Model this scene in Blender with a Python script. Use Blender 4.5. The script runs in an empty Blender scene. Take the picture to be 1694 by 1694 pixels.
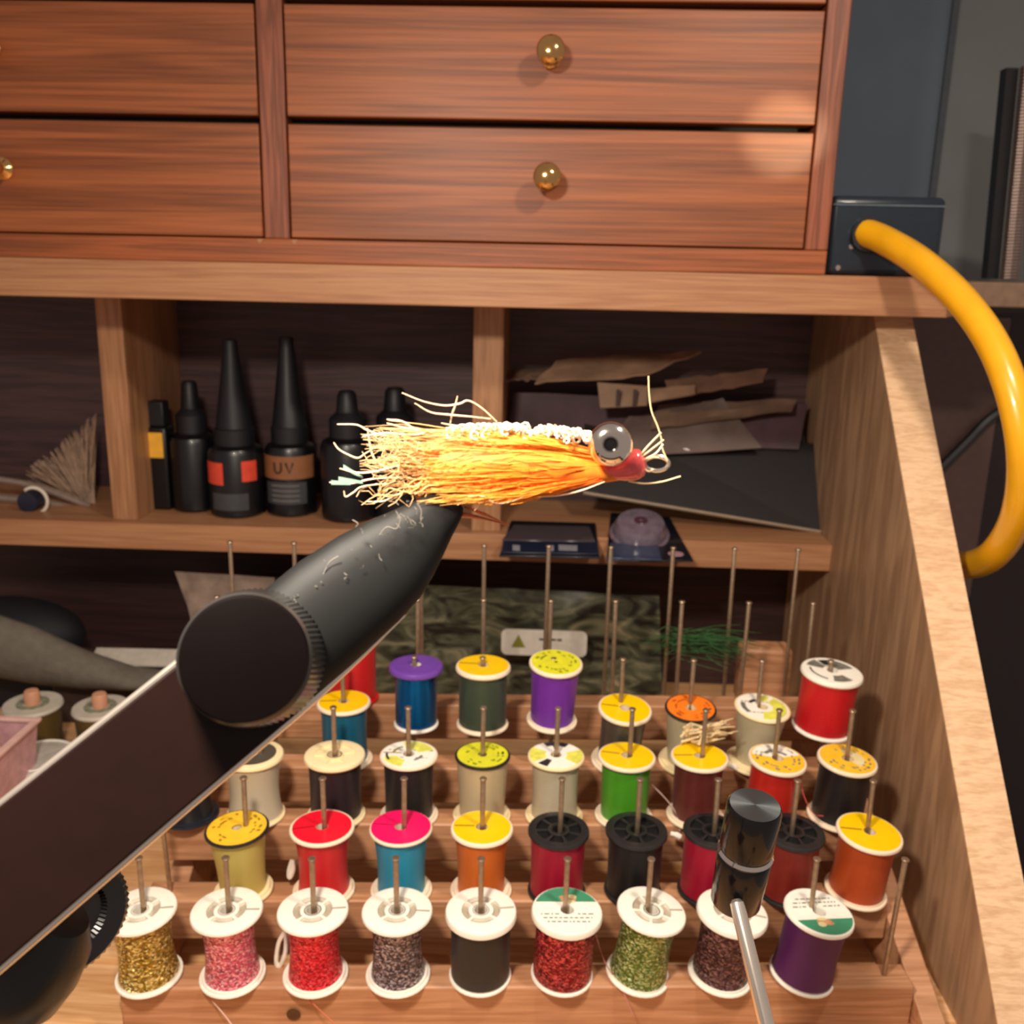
import bpy, bmesh, math, random
from mathutils import Vector, Matrix, Quaternion
R = math.radians
rnd = random.Random(7)
S = bpy.context.scene
U = 0.01                      # every length below is written in centimetres

# ------------------------------------------------------------------ camera
TH, PS, RO, FOC, HC = R(14.6), R(2.0), R(1.26), 1600.0, 27.5
FW = Vector((-math.sin(PS)*math.cos(TH), math.cos(PS)*math.cos(TH), -math.sin(TH)))
r0 = Vector((math.cos(PS), math.sin(PS), 0)); u0 = r0.cross(FW)
CR = r0*math.cos(RO)+u0*math.sin(RO); CU = u0*math.cos(RO)-r0*math.sin(RO)
EYE = Vector((0, 0, HC))
cd = bpy.data.cameras.new('camera'); co = bpy.data.objects.new('camera', cd)
S.collection.objects.link(co); S.camera = co
m = Matrix((CR, CU, -FW)).transposed().to_4x4(); m.translation = EYE*U; co.matrix_world = m
cd.sensor_width = 36; cd.lens = 36*FOC/1694; cd.clip_start = 0.005; cd.clip_end = 50
cd.dof.use_dof = True; cd.dof.focus_distance = 0.205; cd.dof.aperture_fstop = 33

def ray(px, py): return FW+CR*((px-847)/FOC)-CU*((py-847)/FOC)
def C(px, py, Z): return EYE+ray(px, py)*Z                 # a point at depth Z from the lens
def PL(px, py, ax, val):                                    # a point on a plane x, y or z = val
    d = ray(px, py); t = (val-EYE[ax])/d[ax]; return EYE+d*t

# ------------------------------------------------------------------ light, world, exposure
def lin(h):
    h = h.lstrip('#'); out = []
    for i in (0, 2, 4):
        c = int(h[i:i+2], 16)/255; out.append(c/12.92 if c <= .04045 else ((c+.055)/1.055)**2.4)
    return out+[1.0]
W = bpy.data.worlds.new('world'); S.world = W; W.use_nodes = True
W.node_tree.nodes['Background'].inputs[0].default_value = (0.86, 0.70, 0.62, 1)
W.node_tree.nodes['Background'].inputs[1].default_value = 0.36
def lamp(name, loc, aim, size, power, col, kind='AREA'):
    l = bpy.data.lights.new(name, kind); l.energy = power; l.color = col
    if kind == 'AREA': l.shape = 'DISK'; l.size = size*U
    else: l.shadow_soft_size = size*U
    o = bpy.data.objects.new(name, l); S.collection.objects.link(o)
    o.location = Vector(loc)*U
    o.rotation_euler = (Vector(aim)-Vector(loc)).to_track_quat('-Z', 'Y').to_euler()
    return o, l
lamp('bench_lamp_light', (-8, 9, 37.5), (-3, 20, 6), 4.0, 1.75, (1.0, 0.87, 0.72))
lamp('second_lamp_light', (14, 19, 47), (9, 25, 6), 3.5, 1.0, (1.0, 0.87, 0.72))
o, l = lamp('added_drawer_glint_spot', (24, 18, 33), (10.3, 47, 33.2), .2, 4.5, (1.0, 0.92, 0.62), 'SPOT')  # added spot, imitates light thrown onto the drawers by a lampshade
l.spot_size = R(7.5); l.spot_blend = .8
S.view_settings.view_transform = 'Standard'; S.view_settings.look = 'None'
S.view_settings.gamma = 1; S.view_settings.exposure = 0.0; S.view_settings.use_curve_mapping = False

# ------------------------------------------------------------------ materials
MATS = {}
def newmat(name):
    mt = bpy.data.materials.new(name); mt.use_nodes = True
    return mt, mt.node_tree, mt.node_tree.nodes['Principled BSDF']
def setp(b, **k):
    for a, v_ in k.items(): b.inputs[a.replace('_', ' ')].default_value = v_
def mat(name, col, rough=.5, metal=0, coat=0, var=.12, scale=2.0, bump=0.0, trans=0, sss=0, sheen=0, ior=1.5, alpha=1):
    if name in MATS: return MATS[name]
    mt, nt, b = newmat(name); L = nt.links
    c = lin(col) if isinstance(col, str) else list(col)
    tc = nt.nodes.new('ShaderNodeTexCoord'); n = nt.nodes.new('ShaderNodeTexNoise')
    n.inputs['Scale'].default_value = scale*100; n.inputs['Detail'].default_value = 4
    L.new(tc.outputs['Object'], n.inputs['Vector'])
    r = nt.nodes.new('ShaderNodeValToRGB')
    r.color_ramp.elements[0].position = .3; r.color_ramp.elements[1].position = .7
    r.color_ramp.elements[0].color = [x*(1-var) for x in c[:3]]+[1]
    r.color_ramp.elements[1].color = [min(1, x*(1+var*.6)) for x in c[:3]]+[1]
    L.new(n.outputs['Fac'], r.inputs['Fac']); L.new(r.outputs['Color'], b.inputs['Base Color'])
    setp(b, Roughness=rough, Metallic=metal, Coat_Weight=coat, Transmission_Weight=trans, IOR=ior, Alpha=alpha)
    if sss: setp(b, Subsurface_Weight=sss, Subsurface_Radius=(.002, .001, .0006), Subsurface_Scale=1)
    if sheen: setp(b, Sheen_Weight=sheen)
    if bump:
        bp = nt.nodes.new('ShaderNodeBump'); bp.inputs['Strength'].default_value = bump
        bp.inputs['Distance'].default_value = .0003
        L.new(n.outputs['Fac'], bp.inputs['Height']); L.new(bp.outputs['Normal'], b.inputs['Normal'])
    MATS[name] = mt; return mt
def wood(name, light, dark, axis='x', stretch=(.07, .9, 1.5), rough=.42, coat=.1, pore=.35, seed=0.0, contrast=(.35, .68)):
    if name in MATS: return MATS[name]
    mt, nt, b = newmat(name); L = nt.links; N = nt.nodes.new
    tc = N('ShaderNodeTexCoord'); mp = N('ShaderNodeMapping')
    a, c2, d = stretch
    sc = {'x': (a, c2, d), 'y': (c2, a, d), 'z': (c2, d, a)}[axis]
    mp.inputs['Scale'].default_value = [s*100 for s in sc]; mp.inputs['Location'].default_value = (seed, seed*1.7, seed*.6)
    L.new(tc.outputs['Object'], mp.inputs['Vector'])
    n1 = N('ShaderNodeTexNoise'); n1.inputs['Scale'].default_value = 1; n1.inputs['Detail'].default_value = 3
    n1.inputs['Distortion'].default_value = .6
    L.new(mp.outputs['Vector'], n1.inputs['Vector'])
    w = N('ShaderNodeMath'); w.operation = 'MULTIPLY'; w.inputs[1].default_value = 26
    L.new(n1.outputs['Fac'], w.inputs[0])
    sn = N('ShaderNodeMath'); sn.operation = 'SINE'; L.new(w.outputs[0], sn.inputs[0])
    n2 = N('ShaderNodeTexNoise'); n2.inputs['Scale'].default_value = 7; n2.inputs['Detail'].default_value = 5
    L.new(mp.outputs['Vector'], n2.inputs['Vector'])
    ma = N('ShaderNodeMath'); ma.operation = 'MULTIPLY_ADD'; ma.inputs[1].default_value = .16; ma.inputs[2].default_value = 0
    L.new(sn.outputs[0], ma.inputs[0])
    ad = N('ShaderNodeMath'); ad.operation = 'ADD'; L.new(ma.outputs[0], ad.inputs[0]); L.new(n2.outputs['Fac'], ad.inputs[1])
    r = N('ShaderNodeValToRGB'); e = r.color_ramp.elements
    e[0].position, e[1].position = contrast
    e[0].color = lin(dark); e[1].color = lin(light)
    L.new(ad.outputs[0], r.inputs['Fac']); L.new(r.outputs['Color'], b.inputs['Base Color'])
    setp(b, Roughness=rough, Coat_Weight=coat, Coat_Roughness=.35)
    bp = N('ShaderNodeBump'); bp.inputs['Strength'].default_value = pore; bp.inputs['Distance'].default_value = .0004
    L.new(ad.outputs[0], bp.inputs['Height']); L.new(bp.outputs['Normal'], b.inputs['Normal'])
    MATS[name] = mt; return mt
def threadmat(name, col, metal=0.0, rough=.45, glitter=0.0, dark=.55, spark=None, fine=42):
    """wound thread: fine horizontal windings; glitter = woven tinsel with many small facets"""
    if name in MATS: return MATS[name]
    mt, nt, b = newmat(name); L = nt.links; N = nt.nodes.new
    c = lin(col); tc = N('ShaderNodeTexCoord')
    if glitter:
        vo = N('ShaderNodeTexVoronoi'); vo.inputs['Scale'].default_value = 1350
        mp = N('ShaderNodeMapping'); mp.inputs['Scale'].default_value = (1, 1, 1.5)
        L.new(tc.outputs['Object'], mp.inputs['Vector']); L.new(mp.outputs['Vector'], vo.inputs['Vector'])
        sp = N('ShaderNodeSeparateColor'); L.new(vo.outputs['Color'], sp.inputs['Color'])
        r = N('ShaderNodeValToRGB'); e = r.color_ramp.elements
        e[0].position = .1; e[0].color = [x*.4 for x in c[:3]]+[1]
        e[1].position = .95; e[1].color = lin(spark) if spark else [min(1, x*1.9) for x in c[:3]]+[1]
        k = e.new(.6); k.color = c
        L.new(sp.outputs[0], r.inputs['Fac']); L.new(r.outputs['Color'], b.inputs['Base Color'])
        # every cell is a facet with its own normal
        geo = N('ShaderNodeNewGeometry'); vm = N('ShaderNodeVectorMath'); vm.operation = 'SUBTRACT'; vm.inputs[1].default_value = (.5, .5, .5)
        L.new(vo.outputs['Color'], vm.inputs[0])
        vs = N('ShaderNodeVectorMath'); vs.operation = 'SCALE'; vs.inputs['Scale'].default_value = glitter
        L.new(vm.outputs[0], vs.inputs[0])
        va = N('ShaderNodeVectorMath'); L.new(geo.outputs['Normal'], va.inputs[0]); L.new(vs.outputs[0], va.inputs[1])
        vn = N('ShaderNodeVectorMath'); vn.operation = 'NORMALIZE'; L.new(va.outputs[0], vn.inputs[0])
        L.new(vn.outputs[0], b.inputs['Normal'])
        setp(b, Roughness=.28, Metallic=.55)
    else:
        sx = N('ShaderNodeSeparateXYZ'); L.new(tc.outputs['Object'], sx.inputs[0])
        nz = N('ShaderNodeTexNoise'); nz.inputs['Scale'].default_value = 180; L.new(tc.outputs['Object'], nz.inputs['Vector'])
        mm = N('ShaderNodeMath'); mm.operation = 'MULTIPLY'; mm.inputs[1].default_value = fine*100*2
        L.new(sx.outputs['Z'], mm.inputs[0])
        m2 = N('ShaderNodeMath'); m2.operation = 'MULTIPLY_ADD'; m2.inputs[1].default_value = 5
        L.new(nz.outputs['Fac'], m2.inputs[0]); L.new(mm.outputs[0], m2.inputs[2])
        s = N('ShaderNodeMath'); s.operation = 'SINE'; L.new(m2.outputs[0], s.inputs[0])
        r = N('ShaderNodeValToRGB'); e = r.color_ramp.elements
        e[0].position = 0; e[0].color = [x*dark for x in c[:3]]+[1]; e[1].position = .75; e[1].color = c
        h = N('ShaderNodeMath'); h.operation = 'MULTIPLY_ADD'; h.inputs[1].default_value = .3; h.inputs[2].default_value = .5
        L.new(s.outputs[0], h.inputs[0]); L.new(h.outputs[0], r.inputs['Fac']); L.new(r.outputs['Color'], b.inputs['Base Color'])
        bp = N('ShaderNodeBump'); bp.inputs['Strength'].default_value = .6; bp.inputs['Distance'].default_value = .0003
        L.new(h.outputs[0], bp.inputs['Height']); L.new(bp.outputs['Normal'], b.inputs['Normal'])
        setp(b, Roughness=rough*.75, Metallic=max(metal, .18), Sheen_Weight=.04, Specular_IOR_Level=.6)
    MATS[name] = mt; return mt

# ------------------------------------------------------------------ mesh builder
def V(*a): return Vector(a)
def frame(axis, ref=None):
    z = Vector(axis).normalized(); ref = Vector(ref) if ref else (V(1, 0, 0) if abs(z.x) < .8 else V(0, 1, 0))
    y = z.cross(ref).normalized(); x = y.cross(z); return x, y, z
LOC = {}
class MB:
    def __init__(s): s.v = []; s.f = []
    def add(s, vs, fs):
        n = len(s.v); s.v += [Vector(p) for p in vs]; s.f += [tuple(i+n for i in f) for f in fs]; return s
    def box(s, x0, x1, y0, y1, z0, z1):
        vs = [(x, y, z) for z in (z0, z1) for y in (y0, y1) for x in (x0, x1)]
        return s.add(vs, [(0, 2, 3, 1), (4, 5, 7, 6), (0, 1, 5, 4), (1, 3, 7, 5), (3, 2, 6, 7), (2, 0, 4, 6)])
    def slab(s, pts, off):
        """polygon pts (3D) extruded by the vector off"""
        n = len(pts); off = Vector(off); a = [Vector(p) for p in pts]; b = [p+off for p in a]
        return s.add(a+b, [tuple(range(n))[::-1], tuple(range(n, 2*n))]+[(i, (i+1) % n, n+(i+1) % n, n+i) for i in range(n)])
    def lathe(s, prof, o=(0, 0, 0), axis=(0, 0, 1), n=28, a0=0, a1=2*math.pi, knurl=None):
        x, y, z = frame(axis); o = Vector(o); full = abs(a1-a0-2*math.pi) < 1e-6
        cols = n if full else n+1; base = len(s.v); rows = []
        for (r, h) in prof:
            if r < 1e-6 and full: s.v.append(o+z*h); rows.append([len(s.v)-1]*cols); continue
            row = []
            for i in range(cols):
                a = a0+(a1-a0)*i/n; rr = r
                if knurl and knurl(h): rr = r*(1+(.022 if i % 2 else -.012))
                s.v.append(o+x*(rr*math.cos(a))+y*(rr*math.sin(a))+z*h); row.append(len(s.v)-1)
            rows.append(row)
        for j in range(len(rows)-1):
            A, B = rows[j], rows[j+1]
            for i in range(cols if full else n):
                k = (i+1) % cols; f = [A[i], A[k], B[k], B[i]]
                g = []
                for q in f:
                    if q not in g: g.append(q)
                if len(g) > 2: s.f.append(tuple(g))
        return s
    def tube(s, pts, rad, n=8, caps=True):
        pts = [Vector(p) for p in pts]; m_ = len(pts)
        rad = rad if isinstance(rad, (list, tuple)) else [rad]*m_
        t0 = (pts[1]-pts[0]).normalized(); x, y, _ = frame(t0); base = len(s.v)
        for i, p in enumerate(pts):
            t = (pts[min(i+1, m_-1)]-pts[max(i-1, 0)])
            t = t.normalized() if t.length > 1e-9 else t0
            y = t.cross(x)
            if y.length < 1e-6: x, y, _ = frame(t)
            y.normalize(); x = y.cross(t).normalized()
            for k in range(n):
                a = 2*math.pi*k/n; s.v.append(p+x*(rad[i]*math.cos(a))+y*(rad[i]*math.sin(a)))
        for i in range(m_-1):
            for k in range(n):
                k2 = (k+1) % n; s.f.append((base+i*n+k, base+i*n+k2, base+(i+1)*n+k2, base+(i+1)*n+k))
        if caps:
            s.f.append(tuple(base+k for k in range(n))[::-1]); s.f.append(tuple(base+(m_-1)*n+k for k in range(n)))
        return s
    def ball(s, c, r, n=12, m_=8):
        c = Vector(c); r = r if isinstance(r, (tuple, list)) else (r, r, r); b = len(s.v)
        for j in range(m_+1):
            t = math.pi*j/m_
            for i in range(n):
                a = 2*math.pi*i/n; s.v.append(c+V(r[0]*math.sin(t)*math.cos(a), r[1]*math.sin(t)*math.sin(a), r[2]*math.cos(t)))
        for j in range(m_):
            for i in range(n):
                s.f.append((b+j*n+i, b+(j+1)*n+i, b+(j+1)*n+(i+1) % n, b+j*n+(i+1) % n))
        return s
    def build(s, name, mt, parent=None, bevel=0, smooth=35, world=True, props=None, seg=2):
        me = bpy.data.meshes.new(name); off = LOC.get(parent.name, V(0, 0, 0)) if (parent and world) else V(0, 0, 0)
        org = V(0, 0, 0)
        if not parent:                                     # a thing that is one mesh: origin at its base centre
            xs = [p.x for p in s.v]; ys = [p.y for p in s.v]; zs = [p.z for p in s.v]
            org = V((min(xs)+max(xs))/2, (min(ys)+max(ys))/2, min(zs)); off = org
        me.from_pydata([((p-off)*U)[:] for p in s.v], [], s.f); me.validate()
        bm = bmesh.new(); bm.from_mesh(me); bmesh.ops.recalc_face_normals(bm, faces=bm.faces); bm.to_mesh(me); bm.free()
        for mm in (mt if isinstance(mt, list) else [mt]): me.materials.append(mm)
        if smooth:
            me.shade_smooth(); me.set_sharp_from_angle(angle=R(smooth))
        o = bpy.data.objects.new(name, me); S.collection.objects.link(o)
        if parent: o.parent = parent; LOC[o.name] = off
        else: o.location = org*U
        if bevel:
            md = o.modifiers.new('bevel', 'BEVEL'); md.width = bevel*U; md.segments = seg; md.limit_method = 'ANGLE'; md.angle_limit = R(40)
        for k, v_ in (props or {}).items(): o[k] = v_
        return o
def tag(o, label=None, cat=None, group=None, kind=None):
    if label: o['label'] = label
    if cat: o['category'] = cat
    if group: o['group'] = group
    if kind: o['kind'] = kind
    return o
def thing(name, loc, label, cat, group=None, rot=None):
    o = bpy.data.objects.new(name, None); S.collection.objects.link(o); o.empty_display_size = .01
    o.location = Vector(loc)*U
    if rot: o.rotation_mode = 'QUATERNION'; o.rotation_quaternion = rot
    LOC[o.name] = Vector(loc); return tag(o, label, cat, group)
def smoothpath(pts, k=6):
    """Catmull-Rom"""
    P = [Vector(p) for p in pts]; P = [P[0]*2-P[1]]+P+[P[-1]*2-P[-2]]; out = []
    for i in range(1, len(P)-2):
        for j in range(k):
            t = j/k; a, b, c, d = P[i-1], P[i], P[i+1], P[i+2]
            out.append(.5*((2*b)+(c-a)*t+(2*a-5*b+4*c-d)*t*t+(3*b-a-3*c+d)*t**3))
    out.append(P[-2]); return out

# ------------------------------------------------------------------ woods and finishes
OAK = wood('stained_oak', '#9d552c', '#783f1e', 'x', (.035, .5, 1.5), rough=.5, coat=.08, pore=.3, contrast=(.3, .72))
OAK2 = wood('stained_oak_drawer', '#cb8350', '#8c4a27', 'x', (.03, .5, 1.15), rough=.36, coat=.25, pore=.3, seed=3.1, contrast=(.3, .7))
OAKV = wood('stained_oak_upright', '#945237', '#733d25', 'z', (.06, 1.2, 1.0), rough=.5, coat=.08, seed=1.3)
BOARD = wood('pale_board', '#b1815b', '#9c6b4a', 'x', (.05, .8, 1.4), rough=.5, seed=5.0, contrast=(.25, .75))
POST = wood('pale_upright', '#af805b', '#966946', 'z', (.06, 1.2, 1.0), rough=.5, seed=2.0)
SIDE = wood('pine_side_face', '#b28f6f', '#947357', 'z', (.05, .35, .35), rough=.5, seed=4.0, contrast=(.3, .7))
SIDEEDGE = wood('pine_side_edge', '#e2bd96', '#c9a078', 'x', (.35, 1.6, 1.6), rough=.55, seed=4.4, contrast=(.2, .7))
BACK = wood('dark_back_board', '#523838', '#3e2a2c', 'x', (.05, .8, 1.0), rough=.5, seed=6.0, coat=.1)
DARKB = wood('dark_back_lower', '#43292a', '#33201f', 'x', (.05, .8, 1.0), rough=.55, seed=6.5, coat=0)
RACK = wood('rack_maple', '#c2906c', '#a67450', 'x', (.06, .9, 1.2), rough=.5, seed=8.0, contrast=(.25, .75))
DESK = wood('desk_pine', '#e6b888', '#cb9560', 'x', (.05, .8, .8), rough=.5, seed=9.0, contrast=(.25, .75))
SILVER = mat('bright_silver', '#f2e9dc', rough=.2, metal=.9, var=.04)
STEEL = mat('nail_steel', '#b09a82', rough=.42, metal=.85, var=.2, scale=5)
CHROME = mat('chrome', '#e8dfd6', rough=.12, metal=1, var=.04)
BRASS = mat('brass', '#e0b070', rough=.12, metal=1, var=.08)
BLACKM = mat('black_anodised', '#0d0c0c', rough=.3, metal=.0, coat=.25, var=.15, scale=4)
BLACKP = mat('black_plastic', '#232223', rough=.36, var=.15)
WHITEP = mat('white_plastic', '#f2ecdf', rough=.4, var=.04, sss=.05)
CREAMP = mat('cream_plastic', '#f0dcae', rough=.45, var=.05)
GREYSHADE = mat('white_plastic_shaded', '#a89d8c', rough=.6, var=.1)  # white plastic with the shade of recesses put into its colour
DARKSHADE = mat('black_plastic_shaded', '#030303', rough=.6)  # near-black colour stands for the shade inside recesses and bores

# ------------------------------------------------------------------ the setting
WALL = mat('blue_grey_wall', '#6e7c89', rough=.85, var=.06, scale=.3, bump=.1)
tag(MB().box(-60, 24.6, 68, 70, -20, 75).build('wall_back', WALL), kind='structure')
tag(MB().box(24.6, 25.0, 67.7, 70, -20, 75).build('trim_1', mat('seam_dark', '#50585f', rough=.8)), kind='structure')
tag(MB().box(25.0, 62, 68, 70, -20, 75).build('wall_right', mat('grey_wall', '#7c7f7f', rough=.85, var=.06, scale=.3)), kind='structure')

tag(MB().box(-90, 90, -60, 70, -76, -74).build('floor', mat('dark_floor', '#2a201c', rough=.7)), kind='structure')
desk = MB().box(-55, 18.4, 4, 66, -2.2, 0).build('desk', DESK, bevel=.1)
tag(desk, 'pale wooden desk top under the thread rack, seen at bottom left', 'desk')

# ------------------------------------------------------------------ hutch
hut = thing('desk_hutch', (-5, 56, 0), 'pale wooden desk hutch with slanted side board and open cubbyholes', 'shelf')
xr = 16.1
top = MB().slab([V(-48, 47, 25.3), V(18.55, 47, 25.3), V(19.4, 48.2, 25.3), V(19.4, 62, 25.3), V(-48, 62, 25.3)], (0, 0, 1.82)).build('top_board', BOARD, hut, bevel=.06)
sp_ = [V(xr, 26.2, -0), V(xr, 49.9, 25.25), V(xr, 62, 25.25), V(xr, 62, 0)]
MB().slab(sp_, (1.85, 0, 0)).build('side_board', [SIDE], hut, bevel=.05)
# the sawn front edge of the side board: a thin veneer strip along the slope
q0, q1 = V(xr, 26.2, 0), V(xr, 49.9, 25.25); nn = V(0, -(q1-q0).z, (q1-q0).y).normalized()*.06
MB().slab([q0, q1, q1+nn, q0+nn], (1.85, 0, 0)).build('edge_strip', SIDEEDGE, hut)
MB().box(-48, xr, 52.4, 61, 10.95, 12.5).build('lower_shelf', BOARD, hut, bevel=.05)
MB().box(-24.9, -23.45, 53, 61, 12.5, 25.3).build('divider', POST, hut, bevel=.04)
MB().box(-4.15, -2.5, 53, 61, 12.5, 25.3).build('divider', POST, hut, bevel=.04)
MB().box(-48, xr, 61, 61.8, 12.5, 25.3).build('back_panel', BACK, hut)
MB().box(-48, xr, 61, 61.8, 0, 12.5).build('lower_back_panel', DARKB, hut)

rb = MB().box(19.8, 46, 54, 62, 25.6, 26.9).build('rear_ledge', mat('brown_ledge', '#8d705b', rough=.6, var=.2), bevel=.08)
tag(rb, 'dull brown ledge board running to the right behind the yellow cable', 'board')
sc = thing('dark_cabinet', (32, 67, -74), 'dark brown cabinet standing in shadow right of the slanted side board', 'cabinet')
DKB = mat('dark_brown', '#2a1c1b', rough=.45, var=.15)
MB().box(20.2, 62, 66.3, 67.9, -74, 25.5).build('body', DKB, sc, bevel=.2)
MB().box(22.4, 30.3, 66, 66.4, 5, 24.5).build('panel', mat('dark_brown_panel', '#6a504a', rough=.5), sc, bevel=.15)
cb = MB().tube(smoothpath([PL(1545, 785, 1, 65.6), PL(1600, 730, 1, 65.6), PL(1640, 690, 1, 65.6), PL(1700, 655, 1, 65.6)]), .33).build('cord', BLACKP, sc)
ms = thing('ribbed_metal_strip', PL(1670, 462, 1, 58), 'narrow ribbed metal strip with black edge at the right frame edge', 'metal strip')
a, b = PL(1669, 462, 1, 57.5), PL(1704, 110, 1, 57.5)
d = (b-a)
m1 = MB()
for i in range(64): 
    p = a+d*(i/64); m1.lathe([(0, 0), (.42, 0), (.5, .05), (.5, .16), (.42, .21), (0, .21)], p, d, 10)
m1.build('ribbed_tube', mat('dull_nickel', '#a8948c', rough=.35, metal=.8), ms)
m1 = MB().slab([a+V(-1.05, .4, 0), a+V(-.4, .4, 0), b+V(-.4, .4, 0), b+V(-1.05, .4, 0)], (0, .8, 0)); m1.build('black_edge', BLACKP, ms)

# ------------------------------------------------------------------ drawer chest
ch = thing('drawer_chest', (-13, 54, 27.12), 'reddish stained oak drawer chest with small brass knobs on the top board', 'chest')
T0, T1 = 27.12, 44.4
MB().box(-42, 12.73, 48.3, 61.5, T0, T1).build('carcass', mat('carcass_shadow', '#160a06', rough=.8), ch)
MB().box(-42, 12.73, 47, 48.6, T0, 28.24).build('rail', OAK, ch, bevel=.06)
MB().box(11.68, 12.73, 47, 61.5, 28.24, T1).build('stile', OAKV, ch, bevel=.06)
MB().box(-13.62, -12.42, 47, 48.6, 28.24, T1).build('stile', OAKV, ch, bevel=.06)
for i, (dx) in enumerate((-13.86, -12.2)):     # the two little split corners where the stile meets the rail
    MB().slab([V(dx-.14, 46.985, 28.2), V(dx+.16, 46.985, 28.22), V(dx-.02, 46.985, 27.98)], (0, .02, 0)).build('chip', BOARD, ch)
def knob(x, z, par):
    pr = [(a_*1.12, b_*1.2) for a_, b_ in [(0, 0), (.42, 0), (.45, .08), (.34, .16), (.2, .3), (.17, .55), (.24, .75), (.46, .9), (.56, 1.08), (.55, 1.25), (.42, 1.4), (.2, 1.47), (0, 1.48)]]
    return MB().lathe(pr, (x, 46.93, z), (0, -1, 0), 28).build('knob', BRASS, par)
cols = [(-41, -13.7, -25.85), (-12.34, 11.6, -.35)]
rows = [(28.3, 33.32), (33.66, 38.34), (38.62, 43.6)]
k = 0
for (x0, x1, kx) in cols:
    for (z0, z1) in rows:
        k += 1
        wm = wood('drawer_oak_%d' % k, '#a25b30', '#733c1b', 'x', (.022, .5, [.9, .8, .6, .8, .95, .9][k-1]), rough=.5, coat=.08, pore=.25, seed=k*2.3, contrast=(.22, .78))
        dr = MB().box(x0, x1, 46.97, 48.6, z0, z1).build('drawer', wm, ch, bevel=.06)
        knob(kx, (z0+z1)/2+.32, dr)

# ------------------------------------------------------------------ transformer box and yellow cable
tb = thing('transformer_box', (15.6, 49, 27.12), 'dark blue-black plastic power box on the top board beside the drawer chest', 'power box')
NAVY = mat('navy_plastic', '#16222e', rough=.35, coat=.2, var=.15)
MB().box(12.95, 18.3, 48, 53, 27.14, 30.75).build('case', NAVY, tb, bevel=.3, seg=3)
MB().box(13.05, 18.2, 47.93, 48.1, 30.3, 30.38).build('seam', mat('seam_grey', '#55616b', rough=.4), tb)
pc = PL(1425, 388, 1, 47.9)
MB().lathe([(0, .3), (.8, .3), (.78, .1), (.66, .0), (.64, -.1), (0, -.1)], pc+V(.3, .0, 0), (0, -1, 0), 20).build('cable_gland', BLACKP, tb)
for (sx, sy) in ((1419, 380), (1408, 408), (1386, 443)):
    MB().lathe([(0, .08), (.12, .06), (.14, 0), (0, 0)], PL(sx, sy, 1, 48), (0, -1, 0), 10).build('screw', CHROME, tb)
yc = [PL(1432, 385, 1, 47.9), C(1462, 397, 44.5), C(1520, 432, 42.5), C(1585, 490, 40.5), C(1637, 560, 39), C(1672, 640, 38), C(1692, 730, 37.8), C(1692, 810, 38.5), C(1674, 875, 40), C(1640, 920, 42), C(1598, 935, 44.5), C(1560, 925, 47.5), C(1545, 900, 51)]
yo = MB().tube(smoothpath(yc, 8), .64, 18).build('yellow_cable', mat('yellow_rubber', '#eaa814', rough=.3, coat=.3, var=.1, scale=.6))
tag(yo, 'thick yellow cable looping from the dark box down behind the side board', 'cable')

# ------------------------------------------------------------------ thread rack
AL = R(3.9); RX, RY = V(math.cos(AL), math.sin(AL), 0), V(-math.sin(AL), math.cos(AL), 0)
RO0 = V(-14.0, 29.6, 0); PIT, DEP = 3.04, 2.82
ZR = [1.72, 3.28, 4.85, 5.85, 7.5, 6.0]
q = Quaternion((0, 0, 1), AL)
rack = thing('thread_rack', RO0, 'stepped wooden thread rack with rows of upright nails on the desk', 'rack', rot=q)
def rl(mb, name, mt, **k): return mb.build(name, mt, rack, world=False, **k)
for r in range(6):
    y = DEP*r; z = ZR[r]
    rl(MB().box(-.9, 9*PIT+.95, y-.62, y+.62, z-1.75, z), 'bar', RACK, bevel=.08)
for sx, sz in ((9*PIT+.97, 0), (-.85, -1.4)):
    pts = [V(sx, -3.2-sz*2.45, .02), V(sx, 12.4, 7.2+sz), V(sx, 15.0, 5.6+sz), V(sx, 15.0, .02)]
    rl(MB().slab(pts, (.9, 0, 0)), 'side_rail', RACK, bevel=.06)
rl(MB().lathe([(0, -.02), (.16, -.02), (.22, .03), (.26, .06), (.1, .08), (0, .03)], (5.35, -.62, .62), (0, -1, 0), 14), 'screw', mat('dark_screw', '#5c4434', rough=.4, metal=.7))
NAILTIP = {}
missing = {(3, 0), (3, 1)}
lean = {}
rn = random.Random(3)
for r in range(6):
    for i in range(10):
        lx, ly = rn.uniform(-.05, .05), rn.uniform(-.03, .03)
        if (r, i) == (0, 9): lx, ly = .22, 0
        if (r, i) == (1, 0): lx = -.2
        b0 = V(i*PIT, DEP*r, ZR[r]-.5); t0 = V(i*PIT+lx, DEP*r+ly, (ZR[r] if r < 5 else 9.25)+4.95)
        nm = MB().tube([b0, b0.lerp(t0, .5), t0-(t0-b0).normalized()*.06, t0], [.1, .1, .1, .075], 8)
        nd = (t0-b0).normalized(); nm.lathe([(0, -.05), (.13, -.05), (.15, 0), (.13, .04), (0, .05)], t0, nd, 10)
        rl(nm, 'nail', STEEL)
        NAILTIP[(r, i)] = t0

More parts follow.
